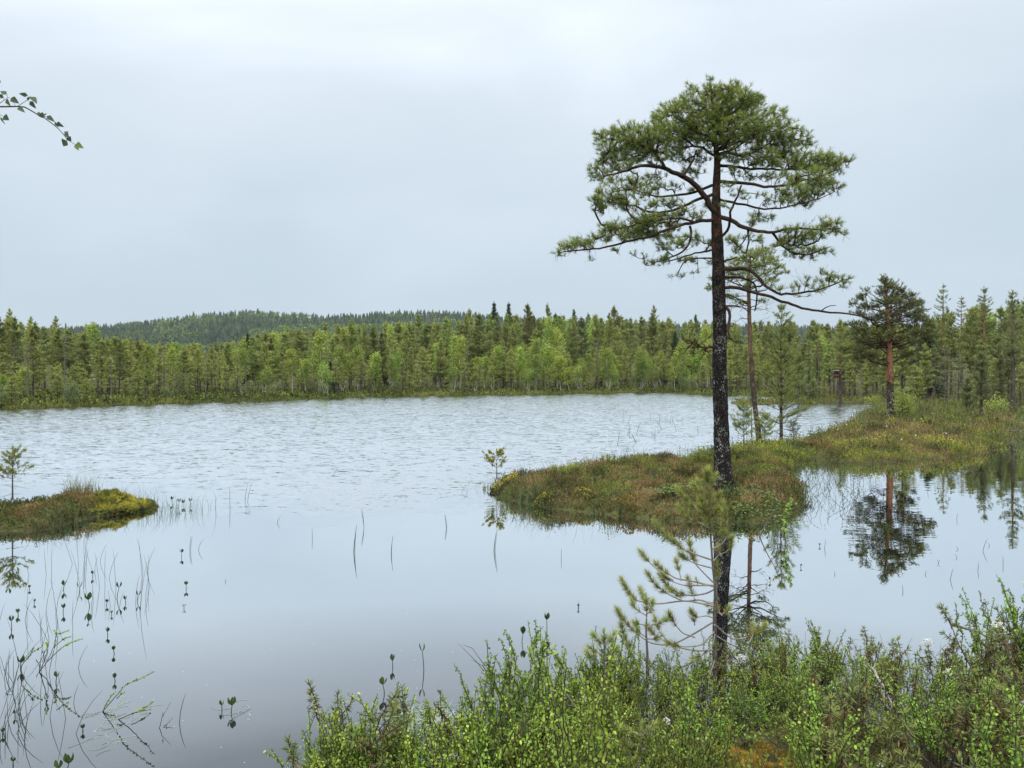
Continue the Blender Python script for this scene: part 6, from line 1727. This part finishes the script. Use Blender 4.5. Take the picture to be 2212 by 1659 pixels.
rng = np.random.default_rng(90)
B = [([(812, 425), (760, 380), (690, 320), (640, 270), (600, 215)], .10, .22), ([(812, 425), (795, 350), (790, 250), (795, 150), (792, 60)], .0, .05), ([(792, 260), (740, 200), (700, 180)], .05, .1), ([(795, 330), (840, 290), (862, 225)], -.05, .1),
     ([(795, 200), (840, 150), (868, 110)], .05, .1), ([(808, 420), (760, 340), (720, 250)], -.08, .15), ([(795, 150), (775, 110), (770, 70)], -.03, .1), ([(810, 400), (855, 340), (870, 280)], .1, .2),
     ([(812, 485), (740, 450), (680, 430), (640, 395), (600, 350)], .08, .3), ([(825, 640), (900, 610), (945, 560), (950, 480), (935, 400), (930, 315)], .05, .50), ([(945, 560), (985, 560)], .05, .2), ([(822, 590), (870, 550), (895, 500)], -.05, .5),
     ([(835, 730), (890, 690), (960, 680), (1010, 625)], .1, .75), ([(900, 690), (890, 665), (900, 645)], .1, .3), ([(830, 720), (720, 690), (620, 650), (540, 590), (480, 530), (435, 470)], .12, .35), ([(640, 660), (600, 620), (560, 600)], .15, .2),
     ([(830, 780), (700, 740), (620, 700), (580, 660)], -.06, .6), ([(835, 885), (770, 820), (715, 760), (690, 690), (690, 610)], .1, .62), ([(720, 770), (720, 730), (715, 700)], .1, .3),
     ([(845, 915), (700, 890), (580, 880), (540, 860), (490, 830), (450, 790)], .15, .68), ([(540, 870), (470, 830), (400, 780), (365, 740), (330, 700)], .15, .68), ([(840, 905), (620, 915), (520, 880), (480, 845)], .05, .72), ([(600, 870), (600, 820), (590, 760)], .1, .55),
     ([(855, 930), (800, 980), (700, 1010), (600, 1000), (530, 950), (480, 890)], .15, .5), ([(700, 1010), (690, 960), (680, 895)], .1, .2), ([(600, 1000), (520, 940)], .0, .2), ([(855, 1060), (760, 1030), (640, 1060), (520, 1010), (440, 950), (395, 880)], .2, .68),
     ([(850, 1060), (650, 1040), (450, 1090), (300, 1080), (250, 1030), (205, 950)], .25, .70), ([(400, 1090), (345, 1050), (340, 1000)], .2, .3), ([(720, 900), (715, 880)], 0, .1),
     ([(845, 1170), (700, 1290), (550, 1390), (400, 1390), (280, 1310), (200, 1220), (165, 1170)], .22, .75), ([(560, 1385), (470, 1300), (440, 1210)], .15, .6), ([(700, 1290), (600, 1250), (530, 1160), (500, 1100)], -.05, .65),
     ([(850, 1330), (760, 1460), (640, 1560), (480, 1580), (300, 1500), (220, 1380), (200, 1290)], .25, .84), ([(850, 1380), (720, 1420), (560, 1400), (430, 1330), (400, 1290)], .2, .85), ([(850, 1240), (740, 1330), (600, 1330), (480, 1290)], -.1, .85),
     ([(855, 1200), (900, 1250), (1000, 1330), (1100, 1330), (1200, 1290), (1260, 1250)], .12, .72), ([(1100, 1330), (1150, 1300), (1165, 1240)], .1, .4), ([(860, 1280), (960, 1350), (1060, 1400), (1180, 1480)], .1, 1.0), ([(855, 1100), (900, 1130), (940, 1120), (965, 1095)], .05, .6), ([(900, 1130), (880, 1100), (870, 1080)], .05, .4),
     ([(865, 1440), (905, 1500), (890, 1600), (905, 1660)], .1, 1.0), ([(855, 1500), (760, 1540), (600, 1540)], -.1, 1.0), ([(850, 1450), (780, 1560), (760, 1650)], -.12, 1.0), ([(860, 1050), (870, 960), (880, 770)], .05, .75), ([(845, 1150), (780, 1120), (700, 1130), (660, 1080)], -.05, .7), ([(700, 1200), (690, 1160), (680, 1120)], .0, .3),
     ([(850, 1250), (820, 1330), (760, 1380), (660, 1400)], -.1, .9)]
B += [([(812, 440), (780, 380), (740, 330), (700, 300)], -.1, .1), ([(800, 350), (820, 290), (825, 220)], .05, .1), ([(795, 300), (760, 240), (745, 160)], .08, .1), ([(805, 400), (830, 360), (835, 320)], -.12, .05), ([(760, 380), (720, 350), (660, 330)], .1, .1), ([(812, 430), (850, 410), (880, 370)], .05, .3), ([(793, 150), (810, 110), (815, 60)], .03, .05), ([(810, 430), (770, 420), (745, 395)], -.1, .1)]
B = [(p_, d_, l_ * .85 if l_ < 1 else 1.0) for p_, d_, l_ in B]
near_sapling("pine_sapling", "grey-stemmed pine sapling with long needle tufts rising from the near shrubs", [(850, 1640), (852, 1540), (850, 1300), (846, 1150), (852, 1040), (848, 900), (830, 750), (820, 600), (812, 480), (812, 420)], B, 4.55, rng, r0=.0125)
near_sapling("pine_sapling", "smaller pine sapling in the shrubs left of the tall grey-stemmed one", [(350, 1600), (350, 1420), (340, 1250), (345, 1110)], [
    ([(345, 1110), (342, 1060), (340, 1000)], 0, .1), ([(345, 1120), (385, 1100), (400, 1050)], .05, .2), ([(345, 1130), (300, 1110), (260, 1080), (245, 1040)], .05, .3), ([(342, 1200), (290, 1180), (250, 1160)], -.05, .4), ([(342, 1220), (400, 1210), (470, 1210), (520, 1190)], .1, .5), ([(345, 1290), (300, 1270), (270, 1230)], .05, .3), ([(345, 1300), (390, 1290), (430, 1260)], -.05, .3)], 4.4, rng, r0=.009)
near_sapling("pine_sapling", "green-tufted sapling at the left side of the near shrubs", [(35, 1700), (38, 1560), (30, 1440), (32, 1330)], [
    ([(32, 1340), (30, 1300), (28, 1260)], 0, .0), ([(32, 1345), (80, 1320), (110, 1290)], .05, .2), ([(32, 1345), (-10, 1330), (-40, 1300)], .05, .2), ([(34, 1420), (-30, 1400), (-70, 1370)], .0, .4), ([(34, 1440), (90, 1420), (120, 1380)], .0, .4), ([(35, 1500), (-40, 1480), (-90, 1440)], .08, .4)], 4.1, rng, r0=.008)
def zs7(x, y, D, dz=0.0):
    return P(1080 + x * .2685, 1269 + y * .2685, D) + np.array([0, dz, 0])
near_sapling("pine_sapling", "low bright green sapling beside the orange moss at the bottom", [(1140, 1560), (1138, 1400), (1142, 1250), (1140, 1180)], [
    ([(1140, 1185), (1140, 1150), (1142, 1120)], 0, 0), ([(1140, 1200), (1070, 1180), (1000, 1160)], .04, .2), ([(1140, 1200), (1200, 1160), (1250, 1140)], .04, .2), ([(1140, 1280), (1060, 1270), (930, 1270)], .03, .3), ([(1138, 1400), (1080, 1390), (980, 1340)], -.03, .5),
    ([(1138, 1410), (1080, 1430), (1000, 1400)], -.05, .4), ([(1140, 1300), (1200, 1300), (1230, 1270)], -.03, .3), ([(1136, 1420), (1190, 1440), (1230, 1400)], .0, .4), ([(1138, 1440), (1000, 1480), (860, 1420)], -.05, .6)], 3.15, rng, r0=.006, zmap=zs7, mat='sap_bright' if 'sap_bright' in M else 'young_needle', L=.034)

# ------------------------------------------------------------------ near shrubs
def bog_birch(rng, H=.6, nst=8, spread=.45, leafL=.0138):
    st = MB(); lf = MB()
    for s in range(nst):
        az = rng.uniform(0, 6.283); off = np.array([math.cos(az), math.sin(az), 0]) * rng.uniform(0, .07)
        hh = H * rng.uniform(.6, 1.05); out = hh * rng.uniform(.1, 1.0) * spread
        a2 = az + rng.normal() * .5
        e = off + np.array([math.cos(a2) * out, math.sin(a2) * out, hh])
        q = bez(off, e, np.array([math.cos(a2), math.sin(a2), 0]) * -.06 * hh + rng.normal(size=3) * .03 * hh, 10, rng, .012 * hh)
        st.tube(q, np.linspace(.0042, .0013, 10), 5)
        def leafrun(q, lo, sp, val):
            n = len(q); ln = np.linalg.norm(np.diff(q, axis=0), axis=1).sum(); m = max(4, int(ln * (1 - lo) / sp))
            u = (lo + (1 - lo) * (np.arange(m) + rng.random(m) * .7) / m) * (n - 1); i = np.minimum(u.astype(int), n - 2)
            b = q[i] + (q[i + 1] - q[i]) * (u - i)[:, None]; d = nrm(q[i + 1] - q[i])
            pr = nrm(np.cross(d, rng.normal(size=(m, 3))))
            dr = nrm(pr + d * .55 + [0, 0, .25])
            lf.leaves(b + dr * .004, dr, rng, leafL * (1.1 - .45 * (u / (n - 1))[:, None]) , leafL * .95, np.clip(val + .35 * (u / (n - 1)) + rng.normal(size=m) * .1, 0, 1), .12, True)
        leafrun(q, rng.uniform(.25, .45), .0075, .25)
        for k in range(int(rng.integers(4, 8))):
            t = rng.uniform(.3, .92) * 9; i = int(t); b = q[i] + (q[i + 1] - q[i]) * (t - i)
            d = nrm(nrm(q[i + 1] - q[i]) * .8 + rng.normal(size=3) * .55 + [0, 0, .3]); l = rng.uniform(.06, .18) * (1.15 - t / 12)
            q2 = bez(b, b + d * l, np.array([0, 0, -.05 * l]) + rng.normal(size=3) * .05 * l, 5)
            st.tube(q2, np.linspace(.0018, .0008, 5), 4); leafrun(q2, .1, .0072, .3)
    return st, lf

def labrador_tea(rng, H=.5, nst=6, flowers=1):
    st = MB(); lf = MB(); fl = []
    for s in range(nst):
        az = rng.uniform(0, 6.283); hh = H * rng.uniform(.6, 1.05); out = hh * rng.uniform(.1, .45)
        e = np.array([math.cos(az) * out, math.sin(az) * out, hh])
        q = bez(np.zeros(3) + rng.normal(size=3) * [.03, .03, 0], e, rng.normal(size=3) * .06 * hh, 9, rng, .012 * hh)
        st.tube(q, np.linspace(.0042, .002, 9), 5)
        ends = [(q[-1], nrm(q[-1] - q[-2]))]
        for k in range(2):
            i = rng.integers(4, 7); d = nrm(nrm(q[i + 1] - q[i]) + rng.normal(size=3) * .45 + [0, 0, .3]); l = rng.uniform(.07, .16)
            q2 = bez(q[i], q[i] + d * l, rng.normal(size=3) * .01, 5); st.tube(q2, np.linspace(.0026, .0016, 5), 4); ends.append((q2[-1], d))
        for (c, d) in ends:
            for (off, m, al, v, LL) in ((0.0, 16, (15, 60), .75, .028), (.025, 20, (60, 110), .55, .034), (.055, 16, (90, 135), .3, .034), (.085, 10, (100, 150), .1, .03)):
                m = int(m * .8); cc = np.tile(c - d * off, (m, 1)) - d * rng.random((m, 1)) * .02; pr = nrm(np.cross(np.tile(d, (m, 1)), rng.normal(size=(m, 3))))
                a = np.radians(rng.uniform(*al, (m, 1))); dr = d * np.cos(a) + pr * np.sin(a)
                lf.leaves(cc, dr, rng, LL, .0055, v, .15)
        if s < flowers: fl.append(ends[0])
    heads = []
    for (c, d) in fl:
        fm = MB(); n = 38; o = nrm(rng.normal(size=(n, 3)) + d * 1.1)
        cc = c + d * .012 + o * .030 * rng.uniform(.7, 1.1, (n, 1))
        for k in range(5):
            pr = nrm(np.cross(o, rng.normal(size=(n, 3))))
            fm.leaves(cc, nrm(pr + o * .5), rng, .011, .0075, .6, .4)
        fm.needles(cc, o, rng, 5, .009, .0012, .0, (5, 45), .9, .1)
        heads.append(fm)
    return st, lf, heads

def heath(rng, H=.3, n=26):
    st = MB(); lf = MB()
    for s in range(n):
        az = rng.uniform(0, 6.283); r = rng.uniform(0, .14); hh = H * rng.uniform(.5, 1.1)
        b = np.array([math.cos(az) * r, math.sin(az) * r, 0]); e = b + np.array([rng.normal() * .06, rng.normal() * .06, hh])
        q = bez(b, e, rng.normal(size=3) * .02, 6); st.tube(q, np.linspace(.0018, .0008, 6), 3)
        m = 22; u = rng.uniform(.35, 1, m) * 5; i = np.minimum(u.astype(int), 4); c = q[i] + (q[i + 1] - q[i]) * (u - i)[:, None]
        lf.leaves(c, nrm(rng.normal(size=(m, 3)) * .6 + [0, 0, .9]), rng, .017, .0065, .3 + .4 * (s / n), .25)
    return st, lf

rng = np.random.default_rng(101)
protoS = {'birch': [], 'tea': [], 'teaf': [], 'heath': []}
def shrub_root(name, cat, st, lf, mats, heads=(), H=1):
    rt = thing(name, "", cat); st.build("stems", mats[0], rt); lf.build("leaves", mats[1], rt)
    for h in heads: h.build("flower_head", M['petal'], rt)
    return rt
SP = []
for i in range(9): SP.append(('birch', .62, bog_birch(rng, .62, int(rng.integers(7, 11)))))
for i in range(3): SP.append(('tea', .5, labrador_tea(rng, .5, 6, 0)))
for i in range(3): SP.append(('teaf', .5, labrador_tea(rng, .5, 5, 1 if i < 2 else 2)))
for i in range(4): SP.append(('heath', .3, heath(rng, .3)))
byk = {}
for j, s in enumerate(SP): byk.setdefault(s[0], []).append(j)

def fg_sky(px):
    xs = [560, 640, 700, 740, 800, 860, 930, 1000, 1040, 1120, 1180, 1260, 1350, 1420, 1500, 1600, 1700, 1740, 1780, 1830, 1880, 1920, 1980, 2040, 2100, 2160, 2212, 2300]
    ys = [1640, 1625, 1560, 1505, 1500, 1530, 1545, 1470, 1385, 1370, 1350, 1370, 1350, 1385, 1400, 1400, 1385, 1330, 1285, 1370, 1390, 1300, 1360, 1330, 1280, 1290, 1250, 1240]
    return np.interp(px, xs, ys)
def dmax(px): return np.interp(px, [640, 800, 1050, 1200, 1400, 1600, 1900, 2212, 2300], [3.25, 3.45, 3.8, 4.2, 4.7, 4.85, 4.9, 4.85, 4.85])
def szone(px, D):
    far = D > dmax(px) - .55
    if px < 880: return "at the left end of the near shrubs"
    if px < 1180: return "left of the near saplings" 
    if px < 1480: return "around the smaller near saplings"
    if px < 1740: return "right beside the tall grey sapling" if far else "around the orange moss"
    if px < 1980: return "in front of the smooth right-hand pool"
    return "toward the lower right corner"
NAMES = {'birch': ('bog_birch_shrub', 'shrub'), 'tea': ('labrador_tea_shrub', 'shrub'), 'teaf': ('labrador_tea_shrub', 'shrub'), 'heath': ('leatherleaf_shrub', 'shrub')}
DS = {'birch': 'round-leaved bog birch', 'tea': 'narrow-leaved Labrador tea', 'teaf': 'white-flowered Labrador tea', 'heath': 'low leatherleaf tuft'}
inst = []
for i in range(265):
    px = rng.uniform(640, 2290); Dm = dmax(px); D = math.sqrt(rng.uniform(2.6 ** 2 if px > 1150 else 2.9 ** 2, Dm ** 2))
    if px > 1860 and D < Dm - .5 and rng.random() < .5: continue
    if 1500 < px < 1740 and D < 3.5: continue
    if px < 1000 and rng.random() < .25: continue
    far = (D > Dm - .5)
    ty = fg_sky(px) + ((rng.random() * 40 - 35 if rng.random() < .3 else 8 + rng.random() * 90) if far else 35 + rng.random() * 210)
    zt_ = CH - (ty - HY) / F * D
    if (1530 < px < 1720) and D < 3.7: zt_ = min(zt_, CH - (1530 - HY) / F * D)
    u = rng.random()
    kd = 'birch' if u < .62 - .12 * (px > 1750) else 'tea' if u < .70 + .08 * (px > 1700) else 'heath'
    if 1300 < px < 1700 and D < 3.7 and rng.random() < .5: kd = 'heath'
    inst.append((kd, px, D, zt_))
for (px, py, D) in ((2200, 1245, 4.6), (2012, 1345, 4.6), (2190, 1400, 4.4), (2095, 1413, 4.3), (2120, 1405, 4.3), (2180, 1450, 4.1), (1932, 1620, 3.3), (988, 1635, 3.1), (1050, 1600, 3.4), (1612, 1360, 4.7), (1830, 1462, 4.2), (1375, 1545, 3.8), (1300, 1465, 4.1), (1230, 1460, 4.0), (1120, 1560, 3.5)):
    inst.append(('teaf', px, D, CH - (py - HY) / F * D))
for (px, D, ty, kd) in ((1490, 4.5, 1405, 'birch'), (1520, 4.7, 1380, 'birch'), (1560, 4.6, 1395, 'tea'), (1585, 4.35, 1420, 'birch'), (1600, 4.75, 1385, 'birch'), (1635, 4.5, 1400, 'birch'), (1665, 4.7, 1375, 'birch'), (1700, 4.6, 1385, 'tea'), (1545, 4.2, 1440, 'birch'), (1620, 4.1, 1450, 'heath'), (1670, 4.2, 1430, 'birch'), (1500, 4.1, 1450, 'birch'), (1580, 3.9, 1480, 'birch'), (1650, 3.9, 1480, 'birch'), (1440, 4.4, 1410, 'birch'), (1730, 4.4, 1400, 'birch'),
                        (1180, 4.0, 1350, 'birch'), (1240, 4.1, 1375, 'birch'), (1300, 4.2, 1365, 'birch'), (1130, 3.8, 1375, 'birch'), (1360, 4.4, 1360, 'birch')):
    inst.append((kd, px, D, CH - (ty - HY) / F * D))
seen_l = {}; proto_obj = {}
gnd = height(np.array([XP(i[1], i[2]) for i in inst]), np.array([i[2] for i in inst]))
rec = []
for (kd, px, D, zt_), g in zip(inst, gnd):
    g = max(float(g), -.12); H = zt_ - g
    mx_ = {'birch': .85, 'tea': .6, 'teaf': .7, 'heath': .42}[kd]
    if H < .12: 
        if kd == 'teaf': H = .2
        else: continue
    H = min(H, mx_)
    rec.append((kd, px, D, g, H))
rec.sort(key=lambda r: r[1])
cz = {}
for (kd, px, D, g, H) in rec:
    j = int(rng.choice(byk[kd])); h0 = SP[j][1]; sc = H / h0
    zn = szone(px, D); key = (kd, zn); cz[key] = cz.get(key, 0) + 1; n = cz[key]
    lab = f"{ordinal(n)} {DS[kd]} from the left {zn}" if n > 1 else f"leftmost {DS[kd]} {zn}"
    grp = f"{'white-flowered ' if kd == 'teaf' else ''}{NAMES[kd][0].replace('_shrub', '').replace('_', ' ')} shrubs on the near bank"
    az = rng.uniform(0, 6.28); wd = sc ** .5
    loc = (XP(px, D), D, g - .02)
    if j not in proto_obj:
        s = SP[j][2]
        mats = {'birch': ('twig', 'bog_birch'), 'tea': ('twig', 'tea_leaf'), 'teaf': ('twig', 'tea_leaf'), 'heath': ('twig', 'heath_leaf')}[kd]
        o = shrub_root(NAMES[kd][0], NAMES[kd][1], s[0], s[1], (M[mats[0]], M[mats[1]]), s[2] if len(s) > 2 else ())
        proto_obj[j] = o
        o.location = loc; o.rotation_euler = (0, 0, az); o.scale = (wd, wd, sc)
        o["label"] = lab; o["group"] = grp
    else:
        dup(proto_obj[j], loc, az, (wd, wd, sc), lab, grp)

# undergrowth between the shrubs: dark stems, old twigs, short sprigs
mb = MB(); lf = MB()
n = 5200
px = rng.uniform(880, 2320, n); D = np.sqrt(rng.uniform(2.3 ** 2, 4.9 ** 2, n)); k = D < dmax(px) + .05; px, D = px[k], D[k]
x = XP(px, D); z = np.maximum(height(x, D), -.05)
keepm = (vnoise(x, D, .35, 51) > .44); x, D, z = x[keepm], D[keepm], z[keepm]
hh = .06 + .16 * vnoise(x, D, .5, 52)
leafy(lf, x, D, z - .01, hh, rng, 12, .018, .008, np.clip(.40 + rng.normal(size=len(x)) * .2, 0, 1), .5)
A = []; R = []
for i in range(2600):
    j = rng.integers(0, len(x)); b = np.array([x[j] + rng.normal() * .05, D[j] + rng.normal() * .05, z[j] - .02])
    d = nrm(rng.normal(size=3) * [1, 1, .5] + [0, 0, .8]); l = rng.uniform(.1, .35)
    A.append(bez(b, b + d * l, rng.normal(size=3) * .08 * l, 6, rng, .03 * l)); R.append(np.linspace(.0022, .0007, 6))
mb.tubes(np.array(A), np.array(R), 3)
tag(lf.build("undergrowth", M['heath_leaf']), "low leafy undergrowth beneath the near shrubs", "undergrowth", kind="stuff")
tag(mb.build("undergrowth_twigs", M['twig']), "tangle of dark and dead twigs beneath the near shrubs", "undergrowth", kind="stuff")
mb = MB(); A = []; R = []
for i in range(500):
    px_ = rng.uniform(1150, 2300); D_ = rng.uniform(2.6, 4.8); b = np.array([XP(px_, D_), D_, 0.0]); d = nrm(rng.normal(size=3) + [0, 0, .5]); l = rng.uniform(.1, .3)
    A.append(bez(b, b + d * l, rng.normal(size=3) * .12 * l, 6, rng, .04 * l)); R.append(np.linspace(.002, .0006, 6))
mb.tubes(np.array(A), np.array(R), 3)
tag(mb.build("dead_twigs", M['grey_twig']), "pale bare twigs mixed into the near shrubs", "undergrowth", kind="stuff")
# moss hummock
mb = MB(); n = 9000
a = rng.uniform(0, 6.28, n); r = np.sqrt(rng.random(n)) * (1 + .2 * np.sin(a * 3)); c = (XP(1605, 3.45), 3.45)
x = c[0] + np.cos(a) * r * .26; y = c[1] + np.sin(a) * r * .24; z = np.maximum(height(x, y), 0) + .05 * np.sqrt(np.clip(1.3 - r, 0, 1)) + (vnoise(x, y, .04, 3) - .5) * .02
z = z + .035 * (vnoise(x, y, .09, 12) - .5)
mb.needles(np.stack([x, y, z], 1), jitter_up(n, rng, .5), rng, 5, .015, .004, .008, (20, 80), np.clip(.42 + (vnoise(x, y, .08, 6) - .5) * 1.5 + rng.normal(size=n) * .15, 0, 1), .2)
tag(mb.build("orange_moss", M['orange_moss']), "orange bog moss hummock at the bottom among the near shrubs", "moss", kind="stuff")
# dead sticks among the shrubs
for (a, b, D, r, lab, mat) in (((1882, 1442), (1933, 1533), 4.1, .008, "bleached stick slanting down among the right-hand shrubs", 'pale_wood'), ((1781, 1525), (1861, 1482), 4.0, .005, "thin grey stick lying across the shrubs right of the saplings", 'grey_twig'),
                               ((2054, 1350), (2182, 1399), 4.7, .009, "dark fallen branch in the water behind the lower right shrubs", 'dead_wood'), ((1215, 1490), (1330, 1650), 3.7, .006, "dark leaning dead stem left of the near saplings", 'dead_wood')):
    mb = MB(); p = bez(P(*a, D), P(*b, D - .1), np.array([0, 0, .02]), 8, rng, .004); mb.tube(p, np.linspace(r, r * .5, 8), 6)
    for k in range(4):
        i = rng.integers(2, 7); d = nrm(rng.normal(size=3)); mb.tube(bez(p[i], p[i] + d * .07, rng.normal(size=3) * .006, 4), np.linspace(r * .4, r * .15, 4), 4)
    tag(mb.build("stick", M[mat], smooth=True), lab, "stick")
# bare twigs arching left of the shrubs
root_c = P(1068, 1480, 3.7); mb = MB()
for pl in ([(1068, 1480), (1030, 1430), (1000, 1400), (990, 1390)], [(1068, 1480), (1045, 1440), (1020, 1425)], [(1060, 1490), (1020, 1520), (988, 1560)], [(1068, 1480), (1060, 1500), (1030, 1530)], [(1045, 1435), (1020, 1400), (1000, 1393)]):
    p = np.array([P(x, y, 3.7 + .05 * i) for i, (x, y) in enumerate(pl)]); mb.tube(p, np.linspace(.0025, .0008, len(pl)), 4)
mb.tube(np.array([P(1068, 1480, 3.7), P(1090, 1540, 3.65), P(1110, 1620, 3.6)]), np.array([.003, .004, .004]), 5)
tag(mb.build("dead_twig", M['twig']), "bare dark twig arching out over the water left of the near shrubs", "twig")

# ------------------------------------------------------------------ damp air
hz_ = MB(); lo = np.array([-1600, -14, -6.0]); hi = np.array([1600, 1480, 130.0])
v = np.array([[x, y, z] for z in (lo[2], hi[2]) for y in (lo[1], hi[1]) for x in (lo[0], hi[0])], float)
hz_.add(v, [[0, 2, 3, 1], [4, 5, 7, 6], [0, 1, 5, 4], [2, 6, 7, 3], [0, 4, 6, 2], [1, 3, 7, 5]], .5)
mh_ = bpy.data.materials.new("haze"); mh_.use_nodes = True
for n_ in list(mh_.node_tree.nodes): mh_.node_tree.nodes.remove(n_)
ho = mh_.node_tree.nodes.new("ShaderNodeOutputMaterial"); pv = mh_.node_tree.nodes.new("ShaderNodeVolumePrincipled")
pv.inputs["Color"].default_value = (.78, .86, .95, 1); pv.inputs["Density"].default_value = .00009
mh_.node_tree.links.new(pv.outputs[0], ho.inputs["Volume"])
tag(hz_.build("haze", mh_), "thin damp haze over the lake", "haze", kind="stuff")
